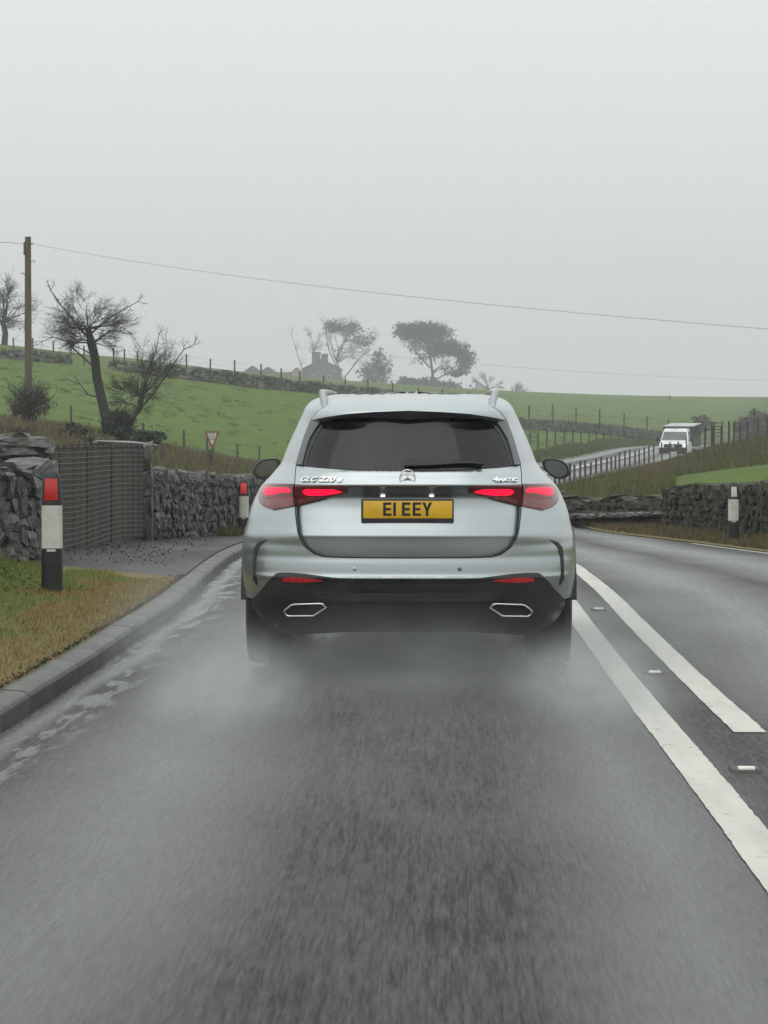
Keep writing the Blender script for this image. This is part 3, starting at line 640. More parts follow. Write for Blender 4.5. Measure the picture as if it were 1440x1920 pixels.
# ------------------------------------------------------------------ give way sign
sg = P(398, 893, 112); sr = empty('give_way_sign', sg); tag(sr, 'red bordered inverted triangle give way sign on a pole above the left wall', 'road sign')
k_ = 112 / FPX
MB().tube([(0.04, .04, -.4), (0.04, .04, 82 * k_)], .038, 8).build('sign_post', M['wood_old'], sr, smooth=True)
MB().tube([(-.16, .05, -.4), (-.16, .05, 44 * k_)], .075, 6).build('support_stake', M['wood_old'], sr)
def tri(s, zc): return [(-14 * k_ * s, (zc + 8.7 * s)), (14 * k_ * s, (zc + 8.7 * s)), (1.2 * k_ * s, (zc - 23 * s)), (-1.2 * k_ * s, (zc - 23 * s))]
def tri_px(s): return [(a, z * k_) for a, z in tri(s, 75.5)]
MB().prism(tri_px(1.0), .012, Matrix.Translation((0, -.02, 0))).build('border_plate', M['sign_red'], sr)
MB().prism([(a, z * k_) for a, z in tri(.70, 75.8)], .008, Matrix.Translation((0, -.0265, 0))).build('white_panel', M['sign_white'], sr)
def text_mesh(body, size, m, parent, loc, rot=(math.pi / 2, 0, 0), sx=1.0, shear=0.0, extrude=.002, name='lettering', bold=0.0, spacing=1.0):
    cu = bpy.data.curves.new('txt', 'FONT'); cu.body = body; cu.size = size; cu.align_x = 'CENTER'; cu.align_y = 'CENTER'; cu.extrude = extrude; cu.shear = shear; cu.offset = bold; cu.space_character = spacing
    tmp = bpy.data.objects.new('txt', cu); COL.objects.link(tmp); dg = bpy.context.evaluated_depsgraph_get(); me = bpy.data.meshes.new_from_object(tmp.evaluated_get(dg)); bpy.data.objects.remove(tmp)
    me.materials.clear(); o = link(name, me, parent, m); o.location = loc; o.rotation_euler = rot; o.scale = (sx, 1, 1); return o
for body, zc, s_, sx in (('ILDIWCH', 80.6, .135, .85), ('GIVE', 74.6, .115, .95), ('WAY', 69.6, .115, .95)):
    text_mesh(body, s_, M['sign_black'], sr, (0, -.029, zc * k_), sx=sx, bold=.002)

# ------------------------------------------------------------------ fences
def fence(label, posts, hgt, rad, name='post_fence', rails=0, wires=3, group='post and wire fences', lean=.03, wood='wood_old'):
    """posts: list of ground points"""
    r = empty(name, posts[0]); tag(r, label, 'fence', group); o0 = Vector(posts[0])
    for p in posts:
        q = Vector(p) - o0; h = hgt * random.uniform(.9, 1.1); b = Vector((random.uniform(-lean, lean), random.uniform(-lean, lean), h))
        MB().tube([q + Vector((0, 0, -.3)), q + b * .97, q + b], [rad, rad, rad * .7], 6).build('post', M[wood], r)
    for k in range(wires):
        z = hgt * (.35 + .55 * k / max(1, wires - 1)); MB().tube([Vector(p) - o0 + Vector((0, 0, z)) for p in posts], .006, 3).build('fence_wire', M['thin_wire'], r)
    return r
def on_ground(p, dz=0.0): return Vector((p.x, p.y, float(ground(p.x, p.y)) + dz))
random.seed(41)
def interp_posts(pts, xs):
    """pts [(px, py, Y)] -> posts at pixel columns xs"""
    out = []
    for x in xs:
        py = np.interp(x, [p[0] for p in pts], [p[1] for p in pts]); Y = np.interp(x, [p[0] for p in pts], [p[2] for p in pts]); out.append(P(x, py, Y))
    return out
lowf = [(20, 790, 122), (133, 799, 128), (345, 843, 140), (445, 869, 140), (560, 884, 145), (650, 888, 150)]
fence('wire fence along the foot of the green field left of the car', [on_ground(p) for p in interp_posts(lowf, [30, 133, 218, 268, 345, 388, 445, 487, 560, 620])], .98, .055)
fence('short row of stakes in the brown grass behind the dry stone wall', [P(302, 880, 92), P(396, 897, 100)], .95, .07)
topf = [(0, 655, 238), (25, 657, 238), (100, 660, 238), (215, 675, 238), (395, 692, 238), (600, 722, 252), (740, 738, 272), (870, 752, 290)]
xs_t = [25, 61, 100, 133, 158, 213, 233, 258, 300, 350, 394, 440, 489, 527, 562, 607, 647, 690, 736, 785, 830, 880]
fence('wire fence on the skyline behind the field top wall left of the car', interp_posts([(a, b + 12, c + 2) for a, b, c in topf], xs_t), 1.55, .075)
rhf = [(992, 790, 268), (1036, 792, 275), (1080, 795, 285), (1124, 798, 300), (1170, 802, 315), (1213, 806, 330), (1253, 812, 345), (1290, 816, 360)]
fence('tall wire fence above the field wall behind the truck', interp_posts(rhf, [992, 1036, 1080, 1124, 1170, 1213, 1253, 1290]), 1.6, .085)
rnf = [(995, 846, 195), (1100, 838, 250), (1200, 825, 300)]
fence('wire fence along the far verge of the road left of the truck', [on_ground(p) for p in interp_posts(rnf, [993, 1009, 1025, 1041, 1058, 1074, 1089, 1104, 1118, 1132, 1146, 1160, 1173, 1187, 1199])], 1.25, .075)
# near side roadside fence: many close posts
nrp = [(1040, 919, 92), (1100, 905, 105), (1165, 884, 122), (1230, 862, 145), (1292, 852, 165)]
fence('close set dark timber posts along the near side of the road below the truck', interp_posts(nrp, [1040, 1049, 1058, 1068, 1077, 1087, 1098, 1107, 1117, 1128, 1137, 1147, 1153, 1162, 1171, 1180, 1190, 1199, 1208, 1217, 1226, 1241, 1256, 1272, 1287]), .80, .042, wires=2)
bkf = [(1318, 852, 118), (1380, 842, 118), (1440, 832, 116), (1520, 825, 116)]
fence('dark post fence on top of the rough bank right of the truck', [on_ground(p) for p in interp_posts(bkf, [1321, 1337, 1352, 1367, 1376, 1388, 1402, 1420, 1438, 1460, 1482])], 1.0, .042)
tg = P(1345, 828, 175); gt = empty('timber_stile', tg); tag(gt, 'dark ladder like timber hurdle standing right of the truck', 'hurdle'); kk = 175 / FPX
for x, h in ((-11, 37), (-6, 38), (9, 38)): MB().box((x * kk, 0, h * kk / 2 - .3), (2.6 * kk, .1, h * kk + .6)).build('upright', M['wood_old'], gt)
for z in (10, 17, 23, 29, 35): MB().box((-1 * kk, -.06, z * kk), (22 * kk, .05, 1.9 * kk)).build('rail', M['wood_old'], gt)
MB().tube([(-24 * kk, 0, 20 * kk), (-10 * kk, 0, 25 * kk)], .06, 5).build('brace', M['wood_old'], gt)

# ------------------------------------------------------------------ field walls far off (stones too small to tell apart)
def field_wall(label, pts, h, thick, seed, name='field_wall', top=None):
    rr = np.random.default_rng(seed); r = empty(name, pts[0]); tag(r, label, 'stone wall', 'field walls on the hillsides'); o0 = Vector(pts[0]); V, F = [], []
    cube = np.array([(x, y, z) for x in (-.5, .5) for y in (-.5, .5) for z in (-.5, .5)]); cf = np.array([(0, 1, 3, 2), (4, 6, 7, 5), (0, 4, 5, 1), (2, 3, 7, 6), (0, 2, 6, 4), (1, 5, 7, 3)]); b = 0
    rings = []
    for a, c in zip(pts[:-1], pts[1:]):
        a, c = Vector(a), Vector(c); L = (c - a).length; n = int(L / .27); d = (c - a).normalized(); an = math.atan2(d.y, d.x)
        for i in range(n):
            for j in range(5):
                p = a.lerp(c, (i + rr.random()) / n) - o0; s = np.array([rr.uniform(.2, .55), thick * rr.uniform(.7, 1.1), h / 5 * rr.uniform(.7, 1.7)]); q = (cube + rr.uniform(-.12, .12, cube.shape)) * s
                ca, sa = math.cos(an + rr.uniform(-.2, .2)), math.sin(an); q = np.stack([q[:, 0] * ca - q[:, 1] * sa, q[:, 0] * sa + q[:, 1] * ca, q[:, 2]], -1)
                V.append(q + np.array([p.x, p.y + rr.uniform(-.1, .1), p.z + h * (j + .5) / 5 * rr.uniform(.8, 1.12)])); F.append(cf + b); b += 8
    o = link('stonework', mesh_np('stonework', np.concatenate(V), np.concatenate(F)), r, M['stone_far']); o['kind'] = 'stuff'
    return r
wt = [(-120, 668, 238), (0, 676, 238), (70, 682, 238), (132, 686, 238)]
field_wall('long mossy field wall on the skyline left of the bare thorn tree', [P(a, b + 4, c) for a, b, c in wt], 1.15, .6, 51)
wt = [(208, 702, 236), (300, 708, 236), (360, 713, 236), (480, 727, 243), (600, 742, 252), (740, 754, 270), (860, 770, 288)]
field_wall('long tumbled field wall falling from the thorn tree to the car roof', [P(a, b + 2, c) for a, b, c in wt], 1.15, .6, 52)
wt = [(960, 802, 262), (1060, 806, 285), (1150, 812, 310), (1235, 822, 340), (1290, 828, 362)]
field_wall('low dark field wall between the two wire fences behind the truck', [P(a, b + 3, c) for a, b, c in wt], 1.0, .7, 53)

# ------------------------------------------------------------------ pole and cables
pb = P(54, 800, 115); pl = empty('telegraph_pole', pb); tag(pl, 'tall brown timber telegraph pole at the left with a single cable', 'telegraph pole'); kk = 115 / FPX
MB().tube([(0, 0, -.4), (-.5 * kk, 0, 180 * kk), (0, 0, 355 * kk)], [.15, .145, .125], 10).build('pole_shaft', M['pole'], pl, smooth=True)
MB().box((-6.5 * kk, 0, 333 * kk), (3 * kk, .2, 24 * kk)).build('equipment_board', M['pole'], pl)
MB().tube([(5 * kk, -.1, 341 * kk), (11 * kk, -.1, 342 * kk)], .03, 6).build('insulator', M['thin_wire'], pl)
MB().tube([(6 * kk, 0, 309 * kk), (13 * kk, 0, 311 * kk), (11 * kk, 0, 306 * kk)], .015, 4).build('bracket', M['thin_wire'], pl)
MB().tube([(-5 * kk, 0, 283 * kk), (-12 * kk, 0, 288 * kk), (-11 * kk, 0, 285 * kk)], .015, 4).build('bracket', M['thin_wire'], pl)
def cable(label, pts_px, rad):
    pts = [P(*p) for p in pts_px]; r = MB().tube(pts, rad, 4).build('overhead_cable', M['thin_wire'], None, smooth=True); tag(r, label, 'cable'); return r
A, B = (64, 458, 115), (1500, 622, 78)
def cab_pts(A, B, sag, n=40):
    out = []
    for i in range(n + 1):
        t = i / n; Y = A[2] + (B[2] - A[2]) * t; w0 = A[2] * (1 - t); w1 = B[2] * t; px = (A[0] * w0 + B[0] * w1) / (w0 + w1); py = (A[1] * w0 + B[1] * w1) / (w0 + w1) + sag * 4 * t * (1 - t); out.append((px, py, Y))
    return out
cable('thin cable sloping down across the whole sky from the telegraph pole', cab_pts(A, B, 18), .0055)
cable('short cable leaving the telegraph pole at the left edge', [(-60, 452, 118), (-20, 454, 117), (20, 455, 116), (49, 458, 115)], .009)
cable('faint far cable above the trees by the farmhouse', cab_pts((560, 650, 660), (1500, 716, 620), 10), .022)
p2 = P(1414, 838, 240); po = empty('power_pole', p2); tag(po, 'small far timber pole with crossarms at the right edge', 'telegraph pole'); kk = 240 / FPX
MB().tube([(0, 0, -.5), (0, 0, 72 * kk)], .13, 6).build('pole_shaft', M['wood_old'], po)
for z, w in ((66, 20), (52, 18)): MB().box((0, -.1, z * kk), (w * kk, .12, .12)).build('crossarm', M['wood_old'], po)
MB().box((-1 * kk, .2, 38 * kk), (20 * kk, .06, 22 * kk)).build('sign_board', M['fin'], po)
p3 = P(1256, 752, 596); tag(MB().tube([p3 + Vector((0, 0, -.5)), p3 + Vector((0, 0, 1.2))], .2, 5).build('gate_post', M['wood_old']), 'single stump like post on the far right skyline', 'post')

# ------------------------------------------------------------------ trees and shrubs
def tri_cloud(name, C, size, m, parent, rng, up=0.3):
    """leaf sized triangles at points C (n,3)"""
    n = len(C); a = rng.normal(size=(n, 3)); a /= np.linalg.norm(a, axis=1)[:, None]; b = rng.normal(size=(n, 3)); b -= (b * a).sum(1)[:, None] * a; b /= np.linalg.norm(b, axis=1)[:, None]
    s = (size * rng.uniform(.6, 1.4, n))[:, None]; V = np.stack([C - a * s * .5 - b * s * .3, C + a * s * .5 - b * s * .3, C + b * s * .6], 1).reshape(-1, 3)
    o = link(name, mesh_np(name, V, np.arange(3 * n).reshape(-1, 3)), parent, m); return o
def twig(mb, p, d, L, r, lvl, rnd, up, spread, nkids, sides=3):
    pts = [p]; q = p.copy(); n = 4 if L > .6 else 3; dd = d.copy()
    for i in range(n):
        dd = (dd + Vector((rnd.gauss(0, .22), rnd.gauss(0, .22), rnd.gauss(0, .18) + up))).normalized(); q = q + dd * (L / n); pts.append(q.copy())
    mb.tube(pts, [r * (1 - .6 * i / n) for i in range(n + 1)], sides, cap=False)
    if lvl <= 0: return
    for k in range(nkids):
        t = rnd.uniform(.3, 1.0); i = min(int(t * n), n - 1); s = pts[i].lerp(pts[i + 1], t * n - i); dirr = (dd + Vector((rnd.gauss(0, spread), rnd.gauss(0, spread), rnd.gauss(0, spread * .8)))).normalized()
        twig(mb, s, dirr, L * rnd.uniform(.45, .72), r * .55, lvl - 1, rnd, up, spread, nkids, 3)
def tree(label, Y, trunk, crown, seed, limbs=9, rtop=.4, lvl=2, nkids=5, bark='bark', ivy=False, leaves=None, group=None, up=.04, extra=(), name='bare_tree', twig_r=.02, cat='tree', depthf=.8, tlen=.42):
    """trunk [(px,py,radius)] ; crown [(px,py,rx,ry)] ellipses in pixels"""
    rnd = random.Random(seed); rng = np.random.default_rng(seed); k = Y / FPX; base = P(trunk[0][0], trunk[0][1], Y); base.z -= .1; r = empty(name, base); tag(r, label, cat, group)
    tp = [P(a, b, Y) - base for a, b, _ in trunk]; tr = [c for _, _, c in trunk]
    MB().tube(tp, tr, 8).build('trunk', M['bark_ivy' if ivy else bark], r, smooth=True)
    mb = MB(); ends = []
    for (cx, cyy, rx, ry) in crown:
        C = P(cx, cyy, Y) - base; R = Vector((rx * k, (rx + ry) / 2 * k * depthf, ry * k))
        for i in range(limbs):
            while True:
                u = Vector((rnd.uniform(-1, 1), rnd.uniform(-1, 1), rnd.uniform(-.75, 1)))
                if .45 < u.length < .92: break
            T = C + Vector((u.x * R.x, u.y * R.y, u.z * R.z)); j = len(tp) - 1 if T.z > tp[-1].z else max(1, min(range(len(tp)), key=lambda q: abs(tp[q].z - T.z + .25 * (T - tp[q]).length)))
            if j < len(tp) - 1 and rnd.random() < .35: j += 1
            S = tp[j]; mid = S.lerp(T, .5) + Vector((rnd.gauss(0, .1), rnd.gauss(0, .1), .12)) * (T - S).length
            pts = []; N = 7
            for q in range(N + 1):
                t = q / N; pts.append(S * (1 - t) ** 2 + mid * 2 * t * (1 - t) + T * t * t + Vector((rnd.gauss(0, .02), rnd.gauss(0, .02), rnd.gauss(0, .02))) * (T - S).length * (1 if 0 < q else 0))
            r0 = tr[j] * rtop * rnd.uniform(.8, 1.2); mb.tube(pts, [max(r0 * (1 - .85 * q / N), twig_r * .8) for q in range(N + 1)], 5, cap=False); ends.append(T)
            Lc = min(R.x, R.z) * tlen
            for _ in range(nkids + 3):
                t = rnd.uniform(.4, 1) ** .7; q = min(int(t * N), N - 1); s = pts[q].lerp(pts[q + 1], t * N - q); dr = ((s - C) * .6 / max(R.length, .1) + (pts[q + 1] - pts[q]).normalized() + Vector((rnd.gauss(0, .5), rnd.gauss(0, .5), rnd.gauss(0, .4)))).normalized()
                twig(mb, s, dr, Lc * rnd.uniform(.6, 1.2), max(r0 * .35, twig_r), lvl, rnd, up, .6, nkids)
    for pts_, rr_ in extra:
        pp = [P(a, b, Y) - base for a, b in pts_]; mb.tube(pp, [rr_ * (1 - .7 * i / (len(pp) - 1)) for i in range(len(pp))], 5, cap=False)
        for i in range(1, len(pp)):
            for _ in range(3): twig(mb, pp[i], ((pp[i] - pp[i - 1]).normalized() + Vector((rnd.gauss(0, .5), rnd.gauss(0, .5), rnd.gauss(0, .5) + .2))).normalized(), 18 * k, rr_ * .3, lvl - 1, rnd, up, .6, nkids)
    mb.build('crown', M[bark], r)
    if leaves:
        cnt, sz, m, ells = leaves; Cs = []
        for (cx, cyy, rx, ry, n_) in ells:
            C = P(cx, cyy, Y) - base; nl = max(8, n_ // 36)
            cl = rng.normal(size=(nl, 3)); cl /= np.linalg.norm(cl, axis=1)[:, None]; cl *= rng.uniform(.35, 1.0, (nl, 1)); cl *= np.array([rx * k, rx * k * .8, ry * k])
            pk = cl[rng.integers(0, nl, n_)] + rng.normal(size=(n_, 3)) * np.array([rx, rx, ry]) * k * .20; Cs.append(pk + np.array(C))
        tri_cloud('foliage', np.concatenate(Cs), sz, M[m], r, rng)
    return r
tree('dark ivy clad thorn tree with spreading bare crown right of the telegraph pole', 101, [(205, 822, .23), (200, 790, .19), (191, 750, .185), (182, 710, .175), (178, 670, .165), (172, 645, .17), (165, 618, .11)],
     [(166, 598, 88, 52), (180, 625, 70, 40)], 3, limbs=24, rtop=.17, lvl=2, nkids=4, ivy=True, twig_r=.0085, tlen=.6,
     extra=[([(178, 690), (150, 665), (125, 640), (100, 632), (80, 640)], .035), ([(172, 640), (148, 615), (130, 590), (112, 570), (95, 545)], .05), ([(185, 745), (165, 740), (150, 720), (128, 712)], .03), ([(168, 628), (200, 600), (232, 580), (258, 566)], .035)])
tree('smaller leaning bare thorn tree beside the ivy clad one', 104, [(236, 818, .14), (246, 790, .13), (262, 765, .11), (266, 742, .10)], [(285, 700, 72, 62), (240, 745, 48, 45)], 8, limbs=18, rtop=.2, lvl=2, nkids=4, twig_r=.0085, tlen=.5,
     extra=[([(262, 768), (290, 735), (320, 690), (345, 655), (362, 648)], .038), ([(266, 745), (275, 700), (292, 660), (298, 628)], .034)])
tree('bare tree on the skyline half hidden by the telegraph pole', 275, [(8, 648, .34), (10, 625, .30), (6, 605, .26)], [(8, 575, 62, 48)], 12, limbs=20, rtop=.3, lvl=2, nkids=4, twig_r=.022, tlen=.5)
tree('misty bare tree left of and behind the farmhouse chimney', 924, [(588, 720, .35), (588, 690, .3), (588, 660, .24)], [(588, 632, 22, 38)], 15, limbs=9, rtop=.5, lvl=2, nkids=4, twig_r=.035, group='misty trees round the farmhouse', extra=[([(575, 712), (566, 690), (556, 660), (548, 632)], .2)])
tree('wind bent misty tree with thin leafy top rising over the farmhouse roof', 870, [(638, 735, .4), (640, 705, .34), (632, 680, .27)], [(650, 640, 46, 42)], 17, limbs=13, rtop=.6, lvl=2, nkids=4, twig_r=.035, group='misty trees round the farmhouse', up=.06,
     leaves=(0, .55, 'leaf_pine', [(628, 610, 26, 14, 520), (652, 619, 40, 15, 620), (680, 636, 30, 16, 380), (660, 645, 40, 28, 180)]), extra=[([(640, 715), (660, 690), (680, 665), (700, 640)], .22), ([(632, 690), (618, 660), (612, 630), (612, 610)], .2)])
tree('bushy misty tree right of the farmhouse below the wind bent tree', 858, [(703, 738, .3), (703, 718, .25)], [(704, 700, 34, 36)], 19, limbs=14, rtop=.6, lvl=2, nkids=5, twig_r=.04, group='misty trees round the farmhouse', leaves=(0, .9, 'leaf_pine', [(704, 700, 30, 34, 700)]))
tree('largest dark misty pine with dense flat crown above the car roof', 828, [(812, 742, .5), (811, 700, .42), (806, 665, .36), (800, 640, .3)], [(795, 640, 46, 40), (845, 668, 42, 34)], 23, limbs=14, rtop=.35, lvl=2, nkids=4, twig_r=.045, group='misty trees round the farmhouse', name='pine_tree',
     leaves=(0, .62, 'leaf_pine', [(768, 621, 28, 15, 1900), (798, 619, 42, 16, 2500), (815, 640, 38, 22, 1500), (846, 654, 28, 16, 1100), (873, 672, 18, 20, 1200), (858, 692, 26, 14, 450), (795, 662, 44, 22, 350)]),
     extra=[([(806, 690), (785, 665), (765, 640), (755, 625)], .25), ([(811, 715), (840, 700), (862, 690), (880, 680)], .22)])
tree('small round bare misty tree right of the large pine', 912, [(916, 748, .3), (916, 730, .24)], [(916, 722, 36, 24)], 27, limbs=14, rtop=.6, lvl=2, nkids=4, twig_r=.045, group='misty trees round the farmhouse')
tree('last small misty tree on the skyline above the right roof rail', 912, [(968, 750, .22), (968, 740, .18)], [(968, 735, 22, 16)], 29, limbs=10, rtop=.6, lvl=2, nkids=4, twig_r=.045, group='misty trees round the farmhouse', leaves=(0, .5, 'leaf_pine', [(968, 736, 20, 14, 250)]))

def shrub(label, Y, px, py, rx, ry, n, size, m, seed, stems=40, group='scrub and bushes', cat='bush', name='bush', smat='bark'):
    rng = np.random.default_rng(seed); rnd = random.Random(seed); k = Y / FPX; base = P(px, py, Y); r = empty(name, base); tag(r, label, cat, group); mb = MB()
    for i in range(stems):
        a = rnd.uniform(0, 2 * math.pi); t = Vector((math.cos(a) * rx * k * rnd.uniform(.1, 1), math.sin(a) * rx * k * .7 * rnd.uniform(.1, 1), 2 * ry * k * rnd.uniform(.5, 1.05)))
        mb.tube([Vector((t.x * .1, t.y * .1, -.2)), t * .5 + Vector((rnd.gauss(0, .05), 0, .1)), t], [.02, .014, .007], 3, cap=False)
        for _ in range(4): twig(mb, t * rnd.uniform(.4, .95), (t.normalized() + Vector((rnd.gauss(0, .6), rnd.gauss(0, .6), rnd.gauss(0, .4)))).normalized(), ry * k * .55, .008 + Y * 2e-5, 1, rnd, .05, .6, 3)
    mb.build('stems', M[smat], r)
    nl = max(8, n // 60); cl = rng.normal(size=(nl, 3)); cl /= np.linalg.norm(cl, axis=1)[:, None]; cl *= rng.uniform(.2, 1.0, (nl, 1)); cl *= np.array([rx * k, rx * k * .7, ry * k]); cl[:, 2] += ry * k
    C = cl[rng.integers(0, nl, n)] + rng.normal(size=(n, 3)) * np.array([rx, rx, ry]) * k * .14; C[:, 2] = np.abs(C[:, 2])
    tri_cloud('foliage', C, size, M[m], r, rng); return r
shrub('brown leafless bush at the foot of the telegraph pole', 108, 56, 800, 48, 40, 700, .09, 'leaf_brown', 61, 70)
shrub('dark bramble tangle between the two thorn trees', 100, 226, 828, 34, 30, 1500, .10, 'leaf_dark', 62, 60)
shrub('dark bramble clump left of the ivy clad trunk', 98, 135, 830, 38, 17, 1300, .10, 'leaf_dark', 63, 40)
shrub('low dark bramble clump right of the thorn trees', 98, 278, 836, 36, 14, 1300, .10, 'leaf_dark', 64, 40)
shrub('pale brown scrub bank below the telegraph pole at the left edge', 92, 20, 832, 60, 16, 1400, .10, 'leaf_brown', 65, 50)
shrub('brown scrub behind the gate top', 88, 175, 838, 60, 10, 1200, .09, 'leaf_brown', 66, 40)
shrub('dark evergreen hedge clump under the large misty pine', 822, 800, 742, 62, 17, 5200, .8, 'leaf_pine', 67, 30, group='misty hedge clumps')
shrub('short dark misty hedge left of the pine foot', 826, 762, 742, 26, 16, 2000, .8, 'leaf_pine', 68, 20, group='misty hedge clumps')
shrub('pale misty bush on the far field behind the truck', 380, 1315, 810, 22, 16, 700, .5, 'leaf_brown', 69, 30, group='misty hedge clumps')
shrub('misty thicket behind the far pole at the right edge', 330, 1412, 825, 42, 24, 2200, .42, 'leaf_brown', 70, 60, group='misty hedge clumps')

# ------------------------------------------------------------------ grass (uncountable)
def blades(name, label, X, Y, Z, h, w, m, seed, lean=.35):
    rng = np.random.default_rng(seed); n = len(X); a = rng.uniform(0, 2 * math.pi, n); hh = h * rng.uniform(.45, 1.25, n); ww = w * rng.uniform(.6, 1.3, n); dx, dy = np.cos(a) * ww, np.sin(a) * ww; lx, ly = rng.normal(0, lean, n) * hh, rng.normal(0, lean, n) * hh
    V = np.stack([np.stack([X - dx, Y - dy, Z - .02], -1), np.stack([X + dx, Y + dy, Z - .02], -1), np.stack([X + lx, Y + ly, Z + hh], -1)], 1).reshape(-1, 3)
    o = link(name, mesh_np(name, V, np.arange(3 * n).reshape(-1, 3)), None, m); return tag(o, label, None, None, 'stuff')
rng = np.random.default_rng(5)
def verge_pts(n, y0=9.0, y1=27.5):
    Y = rng.uniform(y0, y1, n); dl = rng.uniform(.15, 3.0, n); X = XL(Y) - dl; ok = (Y < 24.1 + .9 * np.clip(dl - .35, 0, 9) + .35 * np.sin(dl * 9)) | (dl > 2.35); return X[ok], Y[ok], dl[ok]
X, Y, dl = verge_pts(150000); tuft = np.array([mnoise.noise((a * 1.6, b * 1.1, 0)) for a, b in zip(X, Y)]); fine = np.array([mnoise.noise((a * 7, b * 6, 3)) for a, b in zip(X, Y)])
gmask = (dl - .78 + tuft * .9 + fine * .35) > 0
hv = (.020 + .022 * np.clip(dl, 0, 1.5)) * (1 + .7 * fine) + .05 * (dl > 1.7)
blades('verge_grass', 'short green grass on the left verge', X[gmask], Y[gmask], verge_left_z(dl[gmask], Y[gmask]), hv[gmask], .0035, M['blade_green'], 1)
blades('verge_grass', 'dead straw coloured grass along the kerb on the left verge', X[~gmask], Y[~gmask], verge_left_z(dl[~gmask], Y[~gmask]), hv[~gmask], .004, M['blade_straw'], 2, .6)
Y = rng.uniform(36.5, 50, 14000); dl = rng.uniform(.9, 2.2, 14000) * (1 - .55 * sstep(40, 44, Y)); X = XL(Y) - dl; keep = (dl > 1.1) | (Y > 42.5); keep &= (dl > 1.0) | (Y > 43)
blades('wall_foot_grass', 'rank grass at the foot of the left dry stone wall', X[keep], Y[keep], verge_left_z(dl[keep], Y[keep]), .13, .008, M['blade_rough2'], 3)
Y = rng.uniform(32, 60, 26000); dr = rng.uniform(.0, 1.0, 26000) ** 1.1; X = XR(Y) + dr
blades('wall_foot_grass', 'brown tufted grass along the right road edge below the wall', X, Y, verge_right_z(dr, Y), .07 + .10 * dr, .009, M['blade_rough'], 4, .5)
def rough_pts(n, x0, x1, y0, y1, seed):
    g = np.random.default_rng(seed); X = g.uniform(x0, x1, n); Y = g.uniform(y0, y1, n); return X, Y
X, Y = rough_pts(150000, -34, 3, 46, 150, 6); ok = (roughness_map(X, Y) > .5) & (XL(Y) - X > 1.0) & ((XL(Y) - X > 3.2) | (Y > 62)); X, Y = X[ok], Y[ok]
sel = np.array([mnoise.noise((a * .35, b * .2, 1)) for a, b in zip(X, Y)]) + rng.normal(0, .15, len(X)) > .05
blades('rough_grass', 'dead brown rough grass behind the left wall', X[~sel], Y[~sel], ground(X[~sel], Y[~sel]), .34, .020, M['blade_rough'], 6)
blades('rough_grass', 'greener rough grass behind the left wall', X[sel], Y[sel], ground(X[sel], Y[sel]), .30, .020, M['blade_rough2'], 7)
X, Y = rough_pts(190000, 4, 34, 55, 136, 8); ok = (roughness_map(X, Y) > .5) & (X - XR(Y) > .5); X, Y = X[ok], Y[ok]
sel = np.array([mnoise.noise((a * .35, b * .2, 7)) for a, b in zip(X, Y)]) + rng.normal(0, .15, len(X)) > -.22
blades('rough_grass', 'dead brown rough grass on the bank right of the road', X[~sel], Y[~sel], ground(X[~sel], Y[~sel]), .27, .016, M['blade_rough'], 8)
blades('rough_grass', 'greener rough grass on the bank right of the road', X[sel], Y[sel], ground(X[sel], Y[sel]), .24, .016, M['blade_rough2'], 9)
g_ = np.random.default_rng(79); X = g_.uniform(3.7, 6.4, 9000); Y = 57.3 - (X - 3.7) * 3.2 + g_.uniform(1.0, 5.0, 9000)
blades('rough_grass', 'rough growth on the ground behind the low parapet', X, Y, np.maximum(ground(X, Y), -.62), .30, .013, M['blade_rough'], 13)
Y = np.random.default_rng(3).uniform(95, 330, 40000); side = rng.random(40000); X = XL(Y) - .3 - side * 3.2
blades('rough_grass', 'pale rough grass along the far verge of the road', X, Y, ground(X, Y), .28, .03, M['blade_rough2'], 10)
g_ = np.random.default_rng(77); cx_, cy_ = [], []
for (x0, x1, y0, y1, nc_) in ((-34, 16, 132, 234, 420), (6, 50, 215, 420, 500)):
    a_, b_ = g_.uniform(x0, x1, nc_), g_.uniform(y0, y1, nc_); cx_.append((a_[:, None] + g_.normal(0, .22, (nc_, 26))).ravel()); cy_.append((b_[:, None] + g_.normal(0, .3, (nc_, 26))).ravel())
X, Y = np.concatenate(cx_), np.concatenate(cy_); ok = (roughness_map(X, Y) < .3) & ((X < XL(Y) - 4) | (X > XR(Y) + 3)); X, Y = X[ok], Y[ok]
blades('field_tussocks', 'darker rush and thistle tussocks dotted over the green fields', X, Y, ground(X, Y), .16, .022, M['blade_tussock'], 12)
g_ = np.random.default_rng(78); cc = [(-3.3, 18.5), (-3.4, 21.0), (-2.62, 21.5), (-3.1, 22.9)]
C = np.concatenate([np.stack([x + g_.normal(0, .16, 260), y + g_.normal(0, .35, 260), np.zeros(260)], -1) for x, y in cc]); C[:, 2] = verge_left_z(XL(C[:, 1]) - C[:, 0], C[:, 1]) + np.abs(g_.normal(0, .045, len(C)))
tag(tri_cloud('weeds', C, .019, M['leaf_weed'], None, g_), 'dark broad leaved weeds in patches on the left verge', None, None, 'stuff')
